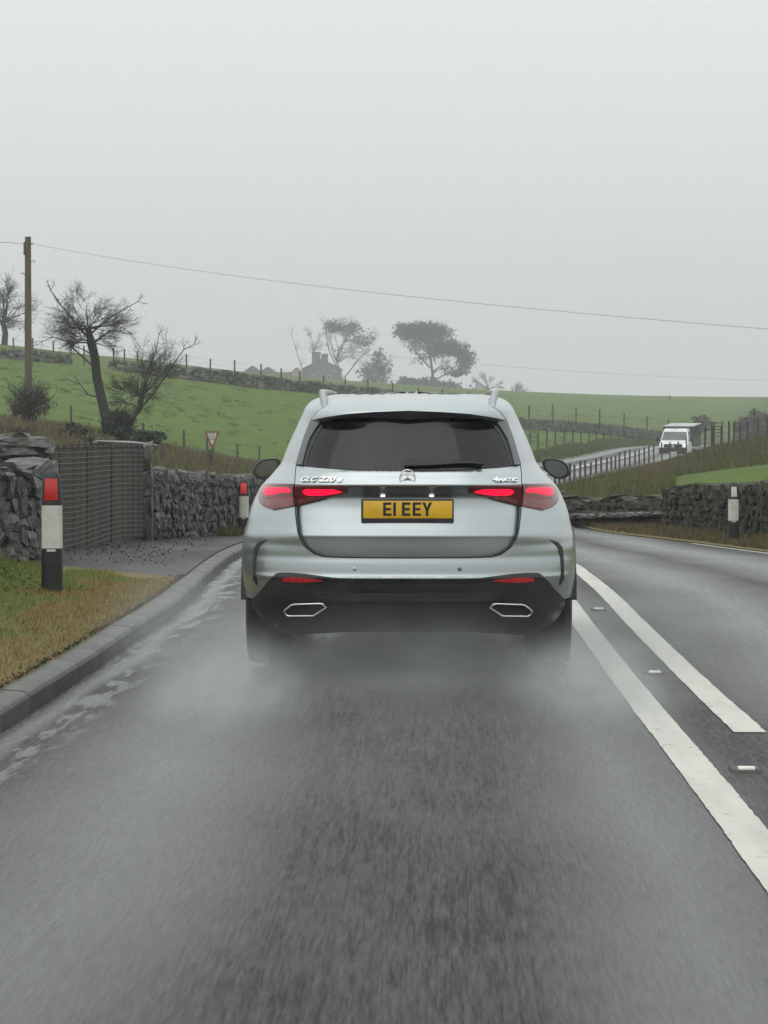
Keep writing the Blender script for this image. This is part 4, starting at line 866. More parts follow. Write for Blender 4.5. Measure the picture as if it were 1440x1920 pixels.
# leaf litter and grit on the apron
n = 650; Y = rng.uniform(26.5, 39, n); dl = rng.beta(1.6, 2.4, n) * 1.9 + .35; X = XL(Y) - dl; C = np.stack([X, Y, verge_left_z(dl, Y) + .016], -1)
lit = tri_cloud('leaf_litter', C * 1.0, .020, M['soil'], None, np.random.default_rng(9)); tag(lit, 'dark leaf litter and grit scattered over the tarmac apron', None, None, 'stuff')
n = 1600; Y = rng.uniform(8, 25, n); dl = .14 + rng.exponential(.02, n); X = XL(Y) - dl; C = np.stack([X, Y, verge_left_z(dl, Y) + .008], -1)
lit = tri_cloud('kerb_soil', C, .016, M['soil'], None, np.random.default_rng(10)); tag(lit, 'dark crumbled soil and moss along the back of the kerb', None, None, 'stuff')

# ------------------------------------------------------------------ farm buildings in the mist
def house(label, Y, px, py, w, ridge, eave, depth, chims, wallm, name='farmhouse', cat='house', wins=()):
    k = Y / FPX; b = P(px, py, Y); r = empty(name, b); tag(r, label, cat); W = w * k / 2; R, E = ridge * k, eave * k
    MB().prism([(-W, -2), (W, -2), (W, E), (0, R), (-W, E)], depth).build('wall', M[wallm], r)
    rf = MB()
    for s in (-1, 1):
        a, b_ = Vector((s * (W + .35), -.3, E - .3)), Vector((0, -.3, R + .02)); nrm = Vector((s * .12, 0, .16)); D = Vector((0, depth + .6, 0))
        rf.loft([[a, b_, b_ + nrm, a + nrm], [a + D, b_ + D, b_ + nrm + D, a + nrm + D]])
    roof = rf.build('roof', M['slate'], r)
    for (cx, cy_, cw, ch) in chims:
        c = MB().box((cx * k, cy_, R + ch * k / 2 - 1.0), (cw * k, 1.0, ch * k + 1.6)).build('chimney', M[wallm], r); MB().box((cx * k, cy_, R + ch * k - .1), (cw * k + .3, 1.25, .22)).build('chimney_cap', M['house'], c)
    for (wx, wz, ww, wh) in wins:
        f = MB().box((wx * k, -.03, wz * k), (ww * k, .1, wh * k)).build('window', M['sign_white'], r); MB().box((wx * k, -.09, wz * k), (ww * k * .75, .04, wh * k * .8)).build('pane', M['pane'], f)
    return r
house('grey misty farmhouse with two chimneys among the trees', 828, 603, 722, 74, 48, 30, 9, [(-10, .6, 16, 14), (5, 5.5, 12, 11)], 'house', wins=((-14, 14, 6, 9), (14, 14, 6, 9)))
house('low misty barn gable left of the farmhouse', 852, 473, 712, 30, 25, 15, 10, [], 'house', 'barn', 'barn')
house('second low misty barn roof next to the farmhouse yard', 850, 502, 712, 42, 23, 11, 12, [], 'house', 'barn', 'barn')
house('small outbuilding with orange pink gable beside the farmhouse', 822, 556, 716, 20, 26, 16, 6, [], 'house_light', 'outbuilding', 'outbuilding')
b = P(535, 714, 840); tag(MB().box((b.x, b.y, b.z + .8), (40 * 840 / FPX, .5, 3.6)).build('yard_wall', M['house']), 'low yard wall between the barns and the farmhouse', 'wall')

# ------------------------------------------------------------------ white tipper truck
def build_truck():
    Y = 196.0; X = (1262 - CX) * Y / FPX; z = 1.45 - (862 - YH) * Y / FPX
    r = empty('tipper_truck', (X, Y, z), math.radians(-15)); tag(r, 'white caged tipper truck coming down the far road', 'truck')
    # local frame: x right (seen from its front side), y away from the camera, z up
    def prof(w0, w1): return None
    cab = [(0.00, .45, .96), (-.04, .75, .98), (0.0, 1.05, .99), (0.55, 1.28, .98), (0.95, 1.95, .86), (1.1, 2.10, .80), (1.5, 2.16, .80), (2.1, 2.15, .82), (2.1, 1.2, 1.0), (2.1, .45, 1.0)]
    rings = [[Vector((s * w, y, zz)) for (y, zz, w) in cab] for s in (-1, -.93, .93, 1)]
    rings[0] = [Vector((v.x, v.y * .96 + .04, v.z)) for v in rings[0]]; rings[3] = [Vector((v.x, v.y * .96 + .04, v.z)) for v in rings[3]]
    MB().loft(rings).build('cab', M['truck_white'], r, bevel=.03)
    MB().loft([[Vector((s * w, y, zz)) for s in (-1, 1)] + [Vector((s * w, y + .02, zz - .02)) for s in (1, -1)] for (y, zz, w) in ((.585, 1.36, .90), (.93, 1.93, .78))]).build('windscreen', M['windscreen_dark'], r)
    for s in (-1, 1):
        MB().loft([[Vector((s * .965, .75, 1.32)), Vector((s * .985, 1.75, 1.30)), Vector((s * .86, 1.75, 1.95)), Vector((s * .85, 1.1, 1.95))], [Vector((s * 1.0, .75, 1.32)), Vector((s * 1.012, 1.75, 1.30)), Vector((s * .885, 1.75, 1.95)), Vector((s * .875, 1.1, 1.95))]]).build('side_window', M['windscreen_dark'], r)
        MB().box((s * .80, -.03, .98), (.24, .12, .24)).build('headlamp', M['truck_lamp'], r, bevel=.03)
        m = MB().box((s * 1.17, .62, 1.42), (.2, .14, .34)).build('door_mirror', M['black_matt'], r, bevel=.03); MB().tube([(s * .97, .7, 1.3), (s * 1.1, .65, 1.35)], .025, 5).build('mirror_arm', M['black_matt'], m)
        for yy in (.75, 4.1):
            w = MB().lathe([(.0, -.11), (.22, -.11), (.34, -.12), (.36, -.06), (.36, .06), (.34, .12), (.22, .11), (0, .11)], 20, Matrix.Translation((s * .84, yy, .36))).build('wheel', M['tyre'], r, smooth=True)
            MB().lathe([(0, 0), (.2, 0), (.2, .02), (0, .03)], 14, Matrix.Translation((s * (.84 + .11), yy, .36))).build('rim', M['rim'], w)
    MB().box((0, -.03, .62), (1.96, .16, .42)).build('bumper', M['black_matt'], r, bevel=.04)
    MB().box((0, -.04, .97), (1.25, .1, .24)).build('grille', M['black_matt'], r, bevel=.02)
    MB().lathe([(0, -.01), (.1, -.01), (.1, .01), (0, .01)], 16, Matrix.Translation((0, -.1, .97)) @ Matrix.Rotation(math.pi / 2, 4, 'Z')).build('badge', M['chrome'], r)
    MB().box((0, -.12, .5), (.52, .02, .11)).build('number_plate', M['sign_white'], r)
    MB().box((0, 3.6, .62), (.9, 4.6, .22)).build('chassis', M['black_matt'], r)
    MB().box((0, 3.95, .92), (2.1, 3.5, .1)).build('load_bed', M['truck_cage'], r)
    for s in (-1, 1):
        MB().box((s * 1.04, 3.95, 1.28), (.05, 3.5, .68)).build('side_board', M['truck_cage'], r)
        for k in range(8): MB().box((s * 1.04, 2.24 + k * .488, 1.9), (.05, .06, .74)).build('cage_bar', M['truck_cage'], r)
        for k in range(4): MB().box((s * 1.04, 3.95, 1.72 + k * .18), (.03, 3.46, .05)).build('cage_rail', M['truck_cage'], r)
        MB().box((s * 1.02, 3.95, 1.93), (.015, 3.44, .62)).build('mesh_panel', M['truck_cage'], r)
    MB().box((0, 2.22, 1.6), (2.1, .06, 1.36)).build('headboard', M['truck_cage'], r)
    MB().box((0, 5.7, 1.55), (2.1, .06, 1.3)).build('tailboard', M['truck_cage'], r)
    MB().box((0, 3.95, 2.40), (2.16, 3.6, .06), rx=.05).build('top_sheet', M['truck_cloth'], r, bevel=.02)
    for k in (-1, 1): MB().tube([(k * .1, .60, 1.36), (k * .1 - .45, .68, 1.45)], .015, 4).build('wiper', M['black_matt'], r)
    MB().box((0, 1.3, 2.2), (.12, .2, .1)).build('roof_lamp', M['reflector'], r)
    return r
M['windscreen_dark'] = mat('dark_windscreen', (0.05, 0.06, 0.062), 0.06, c2=(0.09, 0.10, 0.10), scale=2.0, spec=.7)
build_truck()

# ------------------------------------------------------------------ the silver car
CD, GH, MIDX = 15.9, 1.51, 765.0       # tail distance, camera height above its ground, centre column
def zy(py, s=0.0): return GH - (py - YH) * (CD + s) / FPX
def xw(dx, s=0.0): return dx * (CD + s) / FPX
sil = [(735.6, 0, 1.4), (736.2, 55, 1.3), (737.5, 100, 1.2), (740, 142, 1.1), (745, 168, 1.0), (752, 182, 1.0), (762.5, 192, .95), (774, 198, .9), (784, 203, .9), (814, 217, .85), (847, 231, .8), (866, 238, .8), (873, 243, .8), (892, 259, .8), (911, 276, .8), (932, 287, .8), (944, 292, .8), (963, 298, .8), (987, 303, .8), (1003, 307, .8), (1025, 310, .8), (1050, 310, .8), (1085, 308, .8), (1113, 305, .8), (1125, 302, .8), (1145, 292, .8), (1168, 276, .8), (1190, 245, .8), (1200, 230, .8)]
_zw = sorted((zy(a, s), xw(b, s)) for a, b, s in sil); Wf = fast(pchip([q[0] for q in _zw], [q[1] for q in _zw]))
ZTOP = _zw[-1][0]
def tab(rows): rr = sorted((zy(a, max(0, min(s, .5))), s) for a, s in rows); return fast(pchip([q[0] for q in rr], [q[1] for q in rr]))
T_body = tab([(735.7, 1.45), (736.3, 1.0), (738.5, .55), (745, .33), (755, .22), (772, .16), (790, .17), (830, .11), (870, .05), (905, .01), (930, .0), (957, -.012), (985, -.03), (1006, -.044), (1013, -.042), (1025, -.037), (1044, -.037), (1056, -.0425), (1066, -.0455), (1076, -.048), (1085, -.055), (1090, -.046), (1110, -.03), (1130, -.01), (1160, .03), (1200, .12)])
T_gate = tab([(735.7, 1.45), (736.3, 1.0), (738.5, .52), (745, .30), (755, .17), (765, .09), (770.5, .06), (773, .13), (776, .165), (800, .145), (840, .09), (882, .03), (884, .018), (900, -.005), (909.5, -.02), (911.5, -.018), (915, 0.0), (925, .028), (934, .042), (945, .040), (975, .022), (1000, .004), (1006.5, .0), (1009, .002), (1030, .008), (1047, .015), (1060, .022)])
T_spo = tab([(735.7, 1.45), (736.3, 1.0), (738.5, .52), (745, .30), (755, .17), (765, .09), (771, .055), (780, .045), (792, .05)])
T_glass = tab([(755, .20), (776, .165), (800, .145), (840, .09), (882, .03), (890, .02)])
LT, NT = .8, 3.0
def s_of(x, z, T):
    q = min(abs(x) / max(float(Wf(z)), 1e-4), 1.0); return float(T(z)) + min(LT, .9) * (1 - max(0.0, 1 - q ** NT) ** (1 / NT))
def loc(px, py, T):
    """local (x, z) on the car skin seen at the photograph pixel"""
    s = .1
    for _ in range(25):
        x, z = xw(px - MIDX, s), zy(py, s if py > 775 else min(s, .35)); z = min(z, ZTOP - .001); s2 = s_of(x, z, T); s = s * .5 + min(s2, 1.0) * .5
    return x, z
def to_p(x, z): return math.copysign(2 / math.pi * math.asin(min(1, abs(x) / max(float(Wf(z)), 1e-4))), x)
def skin(p, z, T):
    q = math.sin(min(abs(p), 1) * math.pi / 2); x = math.copysign(q * float(Wf(z)), p)
    return Vector((x, float(T(z)) + LT * (1 - max(0.0, 1 - q ** NT) ** (1 / NT)), z))
def inside(pt, poly):
    x, y = pt; c = False; j = len(poly) - 1
    for i in range(len(poly)):
        xi, yi = poly[i]; xj, yj = poly[j]
        if (yi > y) != (yj > y) and x < (xj - xi) * (y - yi) / (yj - yi) + xi: c = not c
        j = i
    return c
def dense(poly, step):
    out = []
    for a, b_ in zip(poly, poly[1:] + poly[:1]):
        d = math.hypot(b_[0] - a[0], b_[1] - a[1]); n = max(1, int(d / step))
        for k in range(n): out.append((a[0] + (b_[0] - a[0]) * k / n, a[1] + (b_[1] - a[1]) * k / n))
    return out
def mirror(left): return left + [(2 * MIDX - a, b) for a, b in reversed(left) if abs(a - MIDX) > .5]
def ppoly(px, T, step=.02): return dense([(to_p(*loc(a, b, T)), loc(a, b, T)[1]) for a, b in px], step)
def panel(name, poly, T, m, parent, off=0.0, thick=.012, holes=(), du=.03, dz=.012, skip=None, extra_z=(), smooth=True):
    """poly, holes: closed outlines in (p, z); meshed on the skin, offset outwards, with a rim"""
    pts, edges = [], []
    for pl in [poly] + list(holes):
        b = len(pts); n = len(pl); pts += pl; edges += [(b + i, b + (i + 1) % n) for i in range(n)]
    x0, x1 = min(a for a, _ in poly), max(a for a, _ in poly); z0, z1 = min(b for _, b in poly), max(b for _, b in poly)
    zs = list(np.arange(z0 + dz / 2, z1, dz)) + [z for z in extra_z if z0 < z < z1]
    xs = np.arange(x0 + du / 2, x1, du)
    for i, z in enumerate(zs):
        for x in xs:
            q = (x, z)
            if inside(q, poly) and not any(inside(q, h) for h in holes): pts.append(q)
    vo, eo, fo, *_ = delaunay_2d_cdt([Vector(q) for q in pts], edges, [], 0, 1e-6)
    vo = [(v.x, v.y) for v in vo]; P3, N3 = [], []
    for (p, z) in vo:
        a = skin(p, z, T); e = 5e-3; d1 = skin(min(p + e, 1), z, T) - skin(max(p - e, -1), z, T); d2 = skin(p, z + .007, T) - skin(p, z - .007, T); n = d1.cross(d2); n = n.normalized() if n.length > 1e-12 else Vector((0, -1, 0))
        P3.append(a + n * off); N3.append(n)
    faces = []
    for f in fo:
        c = (sum(vo[i][0] for i in f) / 3, sum(vo[i][1] for i in f) / 3)
        if inside(c, poly) and not any(inside(c, h) for h in holes):
            if skip and skip(sum((P3[i] for i in f), Vector()) / 3): continue
            a, b_, c_ = (P3[i] for i in f)
            if (b_ - a).cross(c_ - a).dot(N3[f[0]]) < 0: f = f[::-1]
            faces.append(tuple(f))
    cnt = {}
    for f in faces:
        for i in range(3): e = (f[i], f[(i + 1) % 3]); cnt[tuple(sorted(e))] = None if tuple(sorted(e)) in cnt else e
    used = sorted({i for f in faces for i in f}); ren = {o: i for i, o in enumerate(used)}; V = [P3[i] for i in used]; VN = [N3[i] for i in used]
    top = [tuple(ren[i] for i in f) for f in faces]; faces = list(top)
    if thick:
        for e in cnt.values():
            if e is None: continue
            b = len(V); q4 = [P3[e[0]], P3[e[1]], P3[e[1]] - N3[e[1]] * thick, P3[e[0]] - N3[e[0]] * thick]; V += q4; nn = (q4[0] - q4[1]).cross(q4[3] - q4[1]); VN += [(nn.normalized() if nn.length > 1e-14 else N3[e[0]])] * 4; faces.append((b + 1, b, b + 3, b + 2))
    me = mesh(name, V, faces, smooth); me.normals_split_custom_set_from_vertices([tuple(n) for n in VN])
    return link(name, me, parent, m)
def ribbon_on(name, px, T, w, off, m, parent, closed=False):
    """narrow strip following a pixel polyline on the skin"""
    pp = [(to_p(*loc(a, b, T)), loc(a, b, T)[1]) for a, b in px]; pp = dense(pp, .012) if closed else dense(pp, .012)[: -max(1, int(math.hypot(pp[0][0] - pp[-1][0], pp[0][1] - pp[-1][1]) / .012)) + 0] + [pp[-1]]
    P3 = []
    for p, z in pp:
        a = skin(p, z, T); e = 2e-3; n = (skin(min(p + e, 1), z, T) - skin(max(p - e, -1), z, T)).cross(skin(p, z + e, T) - skin(p, z - e, T)).normalized(); P3.append((a + n * off, n))
    V, F = [], []; n = len(P3)
    for i in range(n):
        a = P3[i - 1][0] if (closed or i) else P3[i][0]; b = P3[(i + 1) % n][0] if (closed or i < n - 1) else P3[i][0]; t = (b - a).normalized(); sd = t.cross(P3[i][1]).normalized() * (w / 2); V += [P3[i][0] - sd, P3[i][0] + sd]
    for i in range(n if closed else n - 1): j = (i + 1) % n; F.append((2 * i, 2 * i + 1, 2 * j + 1, 2 * j))
    return link(name, mesh(name, V, F, True), parent, m)

car = empty('silver_car', (xw(MIDX - CX), CD, CAMZ - GH), math.radians(-0.9))
tag(car, 'silver estate style SUV with lit tail lamps driving ahead in the rain', 'car')
GATE_L = [(765, 738.5), (716, 739.6), (659, 742.3), (614, 748), (604, 764), (593, 772), (581, 787), (570, 818), (561, 848), (554, 872), (552, 890), (551.6, 909), (552, 947), (554, 975), (556.5, 996), (561, 1011), (572, 1027.5), (590, 1040.5), (607, 1045.3), (650, 1047), (765, 1047.6)]
gate_open = ppoly(mirror(GATE_L), T_body)
AX_R, AX_F, WR = .98, 3.86, .365
def in_arch(v): return v.z < .80 and min((v.y - AX_R) ** 2, (v.y - AX_F) ** 2) + (v.z - WR) ** 2 < .435 ** 2
zb = zy(1123, 0)
# lower edge of the painted rear: over the black valance
VAL_L = [(765, 1085), (666, 1085), (631, 1084), (600, 1080), (572, 1076.2), (543, 1074), (524, 1074), (517, 1075.6), (503, 1088.6), (489, 1106), (477, 1119), (472, 1123)]
vl_p = [(to_p(*loc(a, b, T_body)), loc(a, b, T_body)[1]) for a, b in VAL_L]
zl = vl_p[-1][1]
outer = dense([(-1, ZTOP - .0006), (-1, zl)] + vl_p[::-1] + [(-a, b) for a, b in vl_p[1:]] + [(1, zl), (1, ZTOP - .0006)], .02)
roofz = list(np.linspace(1.585, ZTOP - .001, 14))
rear = panel('rear_quarter_panel', outer, T_body, M['silver'], car, 0, .02, [gate_open], du=.028, dz=.010, skip=in_arch, extra_z=roofz)
# sides, roof and front: the horizontal slices carried on forward
Ff = pchip([.25, .3, .5, .7, .85, .95, 1.0, 1.04, 1.07, 1.2, 1.4, 1.5, 1.57, 1.6, ZTOP], [4.5, 4.6, 4.70, 4.70, 4.6, 4.38, 4.05, 3.7, 3.5, 3.22, 2.82, 2.55, 2.28, 2.0, 1.5])
zrow = sorted(set([round(v, 4) for v in list(np.arange(zl, 1.58, .02)) + list(np.linspace(1.58, ZTOP - .0006, 14))]))
qf = [0, .3, .5, .65, .78, .87, .93, .97, .99, 1.0]
grid = []
for z in zrow:
    W, T, Fz = float(Wf(z)), float(T_body(z)), float(Ff(z)); a = T + LT; Lf = min(1.3, max(.2, (Fz - T) * .35)); a2 = max(a + .02, Fz - Lf); row = []
    for t in np.linspace(0, 1, 46): row.append(Vector((W * (1 - .035 * (t ** 2) * (z > 1.0)), a + (a2 - a) * t, z)))
    W2 = row[-1].x
    for q in qf[::-1][1:]: row.append(Vector((W2 * q, a2 + max(Fz - a2, .01) * max(0, 1 - q ** 2.6) ** (1 / 2.6), z)))
    grid.append(row)
def side_kind(c):
    s, z = c.y, c.z
    if in_arch(c): return None
    if 1.045 < z < 1.49 + .0 * s:
        if abs(c.x) < .98 * float(Wf(z)) * .90 and s > 2.4: return 'windscreen'
        lo, hi = .80 + (z - 1.045) * .55, Ff(z) - 1.15 - (z - 1.05) * .1
        if lo < s < hi and z > 1.06:
            if abs(s - 1.95) < .03: return 'pillar'
            return 'side_window'
    return 'body'
parts_ = {}
for sg in (-1, 1):
    for i in range(len(grid) - 1):
        for j in range(len(grid[0]) - 1):
            qd = [grid[i][j], grid[i][j + 1], grid[i + 1][j + 1], grid[i + 1][j]]; qd = [Vector((v.x * sg, v.y, v.z)) for v in qd]; kd = side_kind(sum(qd, Vector()) / 4)
            if kd is None: continue
            key = (kd, sg if kd in ('side_window',) else 0); parts_.setdefault(key, []).append(qd if sg > 0 else qd[::-1])
mm = {'body': M['silver'], 'windscreen': M['windscreen'], 'side_window': M['glass'], 'pillar': M['black_gloss']}
for (kd, sg), quads in parts_.items():
    bm = bmesh.new()
    for qd in quads:
        try: bm.faces.new([bm.verts.new(v) for v in qd])
        except ValueError: pass
    bmesh.ops.remove_doubles(bm, verts=bm.verts, dist=1e-5); me = bpy.data.meshes.new(kd); bm.to_mesh(me); bm.free(); me.polygons.foreach_set('use_smooth', [True] * len(me.polygons)); link(kd if kd != 'pillar' else 'door_pillar', me, car, mm[kd])
MB().box((0, 1.85, ZTOP - .009), (.5, .7, .008)).build('roof_centre', M['silver'], car)

# tailgate, spoiler, rear glass
lip = [(765, 771), (701, 773), (650, 776.7), (609, 782.6), (583, 788)]
SPO = [(765, 739.8), (716, 740.8), (659, 743.6), (616, 749.2), (606, 765), (595, 773), (583, 788)]
spo_poly = ppoly([(a, b) for a, b in SPO] + lip[::-1][1:] + [(2 * MIDX - a, b) for a, b in lip[1:]] + [(2 * MIDX - a, b) for a, b in SPO[::-1][1:-1]], T_spo)
panel('spoiler', spo_poly, T_spo, M['silver'], car, .004, .07, dz=.006)
glass_L = [(765, 772.2), (701, 774.2), (650, 778), (609, 784), (583, 789.5), (571, 820), (562, 850), (555.5, 871), (595, 876.3), (664, 881), (765, 881.6)]
panel('rear_window', ppoly(mirror(glass_L), T_glass), T_glass, M['glass'], car, .0, .004)
fin_L = [(609, 783.6), (583, 789.2), (571, 820), (562, 850), (555, 871.5), (567, 872.5), (572, 853), (581, 824), (593, 804)]
for s in (1, -1):
    q = fin_L if s > 0 else [(2 * MIDX - a, b) for a, b in fin_L]
    panel('window_blade', ppoly(q, T_glass), T_glass, M['fin'], car, .010, .012)
# blacked border of the glass
bl = [(765, 771.5), (650, 777.5), (609, 783.4), (593, 804), (581, 824), (572, 853), (567, 872.5), (573, 873.3), (580, 848), (592, 818), (608, 797), (630, 787), (680, 782), (765, 780)]
panel('window_border', ppoly(mirror(bl), T_glass), T_glass, M['black_gloss'], car, .002, .003)
panel('brake_light_strip', ppoly([(700, 774), (830, 774), (828, 778.5), (702, 778.5)], T_glass), T_glass, M['lens'], car, .006, .006)
tg_L = [(765, 882.6), (664, 882), (595, 877.3), (555.5, 872.6), (553.6, 890), (553, 909), (553.5, 947), (555.5, 975), (558, 996), (562.5, 1010), (573, 1026), (591, 1038.7), (607, 1043.6), (650, 1045.2), (765, 1045.8)]
gz = [zy(v, .0) for v in (909, 910.3, 911.5, 913, 1004, 1006, 1007.5, 1009)]
panel('tailgate', ppoly(mirror(tg_L), T_gate), T_gate, M['silver'], car, .0, .03, dz=.008, extra_z=gz)
MB().box((0, .28, .86), (1.26, .1, .44)).build('tailgate_inner', M['gap'], car)
MB().box((0, .14, .72), (1.2, .1, .14)).build('latch_panel', M['gap'], car)
for s in (1, -1): MB().box((s * .60, .30, 1.0), (.12, .16, .3)).build('gate_channel', M['gap'], car)
# tail lamps
out_L = [(501, 907.7), (552, 908.4), (552.4, 949.5), (536, 952.6), (512.6, 957), (498.5, 952.6), (488, 944), (485, 933.7), (488, 916), (492.6, 910.5)]
inn_L = [(554.5, 908.6), (642, 911.6), (650, 916), (652, 922.5), (643, 926), (600, 937), (555, 949)]
og = [(495, 921), (500, 915.3), (541, 916.2), (547, 920.7), (543, 924.6), (526, 925), (510, 929.2), (498, 928.8)]
ig = [(567, 920.7), (574, 916.8), (626, 917.3), (642, 922), (635, 924), (612, 927.8), (581, 929.2), (572, 926.6)]
clear_o = [(500, 936), (551, 935), (551, 947.5), (534, 951), (513, 954.5), (500, 949), (491, 941)]
clear_i = [(560, 936), (582, 931.5), (618, 929.5), (598, 935.5), (557, 946)]
for s in (1, -1):
    f = (lambda L: L) if s > 0 else (lambda L: [(2 * MIDX - a, b) for a, b in L])
    lo = panel('tail_lamp', ppoly(f(out_L), T_body, .012), T_body, M['lens'], car, .008, .012); panel('lit_element', ppoly(f(og), T_body, .008), T_body, M['glow'], lo, .0105, .003, du=.012); panel('lower_lens', ppoly(f(clear_o), T_body, .012), T_body, M['lens_clear'], lo, .0095, .002)
    MB_ = ribbon_on('light_guide', f([(498, 934.6), (525, 934.8), (551, 935)]), T_body, .003, .0110, M['reflector'], lo)
    # the inner lamp bridges the hollow under the ridge: its own smooth face
    T_in = tab([(905, -.016), (911, -.016), (925, .006), (950, .030), (960, .034)])
    li = panel('tail_lamp', ppoly(f(inn_L), T_in, .012), T_in, M['lens'], car, .004, .05); panel('lit_element', ppoly(f(ig), T_in, .008), T_in, M['glow'], li, .0065, .003, du=.012); panel('lower_lens', ppoly(f(clear_i), T_in, .012), T_in, M['lens_clear'], li, .0055, .002)
# black valance, reflectors, exhausts
val = VAL_L + [(470, 1127), (474, 1140), (490, 1165), (530, 1187), (560, 1191), (640, 1186), (690, 1178), (765, 1177)]
panel('rear_valance', ppoly([(a, b + .5) if i < len(VAL_L) else (a, b) for i, (a, b) in enumerate(val)] + [(2 * MIDX - a, b) for a, b in val[::-1] if a < 764], T_body), T_body, M['black_gloss'], car, .001, .03, skip=in_arch)
step_L = [(765, 1113), (640, 1112), (600, 1110), (590, 1116), (600, 1124), (640, 1126), (765, 1126)]
panel('diffuser_step', ppoly(mirror(step_L), T_body), T_body, M['black_matt'], car, .016, .014)
trim_L = [(765, 1096.5), (660, 1096), (655, 1099), (660, 1104), (765, 1105)]
panel('valance_trim', ppoly(mirror(trim_L), T_body), T_body, M['black_gloss'], car, .012, .012)
ref_L = [(528, 1087), (531.5, 1084), (548, 1083), (572, 1084.6), (595, 1087.6), (606.6, 1089.7), (583.5, 1091.8), (548, 1092), (531.5, 1090.5)]
exo = [(530.5, 1145.5), (545, 1133.6), (552, 1131.8), (601, 1130), (607, 1131.5), (614.5, 1139), (600, 1149), (588, 1156), (540, 1156.6), (534, 1153)]
exi = [(534.5, 1145.5), (547, 1135.6), (553, 1134), (600, 1132.6), (605, 1134), (608, 1139), (597, 1147), (586.5, 1154), (541, 1154.4), (537, 1152)]
T_ex = tab([(1100, .02), (1200, .02)])
vent_o = [(500, 1011.5), (484, 1017), (476.5, 1026), (473.5, 1058), (474, 1087), (480, 1097.5), (482, 1096), (478, 1074), (479.5, 1047), (485, 1026), (492, 1018.5)]
for s in (1, -1):
    f = (lambda L: L) if s > 0 else (lambda L: [(2 * MIDX - a, b) for a, b in L])
    panel('reflector', ppoly(f(ref_L), T_body, .01), T_body, M['reflector'], car, .006, .006)
    lp = [((a + c) / 2, (b_ + d) / 2) for (a, b_), (c, d) in zip(exo, exi)]; ps = []
    for a, b_ in ppoly(f(lp), T_ex, .03): ps.append(skin(a, b_, T_body) + Vector((0, -.022, 0)))
    ex = MB().tube(ps + [ps[0]], .0048, 8, cap=False).build('exhaust_trim', M['chrome'], car, smooth=True); panel('exhaust_opening', ppoly(f(exi), T_ex, .01), T_body, M['gap'], ex, .008, .002)
    panel('corner_vent', ppoly(f(vent_o), T_body, .01), T_body, M['black_matt'], car, .003, .006)
    ribbon_on('vent_lip', f([(473, 1058), (473.6, 1086), (478, 1096.5), (483, 1098)]), T_body, .006, .007, M['silver'], car)
    # shut line round the fuel/quarter shoulder and D pillar
    cx = MIDX + s * (665.5 - MIDX) * 1.0
for px in (665, 862): 
    x, z = loc(px, 1067.5, T_body); c = skin(to_p(x, z), z, T_body); MB().lathe([(.0, -.002), (.0095, -.002), (.0115, -.001), (.0125, .004)], 18, Matrix.Translation(c) @ Matrix.Rotation(math.pi / 2, 4, 'Z')).build('parking_sensor', M['silver' if px < 700 else 'fin'], car, smooth=True)
ribbon_on('shut_line', mirror(GATE_L), T_body, .010, -.006, M['gap'], car, closed=True)

# number plate
k = CD / FPX; pc = Vector((xw(764 - MIDX), 0, 0)); yp = float(T_gate(zy(957))) - .018
def pbox(name, x0, x1, y0, y1, dy, th, m, parent, bev=.004):
    return MB().box((xw((x0 + x1) / 2 - MIDX), yp + dy, zy((y0 + y1) / 2)), ((x1 - x0) * k, th, (y1 - y0) * k)).build(name, m, parent, bevel=bev)
pf = pbox('plate_holder', 677, 851, 936, 980, 0, .02, M['black_matt'], car, .006); pl_ = pbox('number_plate', 681, 848, 939, 972, -.009, .006, M['plate'], car, .002); pl_['label'] = 'yellow rear number plate reading E1 EEY'
def glyph(ch, x0, w, h=25.2, yb=967.2, st=4.9):
    mb = MB(); z0 = zy(yb); sx = lambda v: xw(x0 + v - MIDX)
    def bx(a, b_, c, d): mb.box(((sx(a) + sx(b_)) / 2, yp - .0128, z0 + (c + d) / 2 * k), ((b_ - a) * k, .002, (d - c) * k))
    if ch == 'E': bx(0, st, 0, h); bx(st, w, 0, st * .92); bx(st, w * .93, h / 2 - st * .46, h / 2 + st * .46); bx(st, w, h - st * .92, h)
    if ch == '1': bx(0, st, 0, h)
    if ch == 'Y':
        m_ = w / 2; bx(m_ - st / 2, m_ + st / 2, 0, h * .46)
        for s in (-1, 1):
            pl = [(m_ - s * st * .5, h * .36), (m_ + s * st * .62, h * .46), (m_ + s * w / 2, h), (m_ + s * (w / 2 - st * 1.15), h)]
            mb.prism([(sx(a), z0 + b_ * k) for a, b_ in pl], .002, Matrix.Translation((0, yp - .0139, 0)))
    mb.build('plate_character', M['plate_black'], car)
glyph('E', 718.4, 15.6); glyph('1', 737.4, 5); glyph('E', 753.8, 15.6); glyph('E', 773.8, 15.6); glyph('Y', 791.6, 18.6)
text_mesh('DEALER PLATES', .011, M['plate_black'], car, (xw(764 - MIDX), yp - .0125, zy(970.2)), extrude=.0002, name='plate_small_print') if False else None
for px in (717.5, 809.5): MB().box((xw(px - MIDX), float(T_gate(zy(930))) - .004, zy(930.5)), (.026, .012, .008)).build('plate_lamp', M['plate_lamp'], car, bevel=.003)
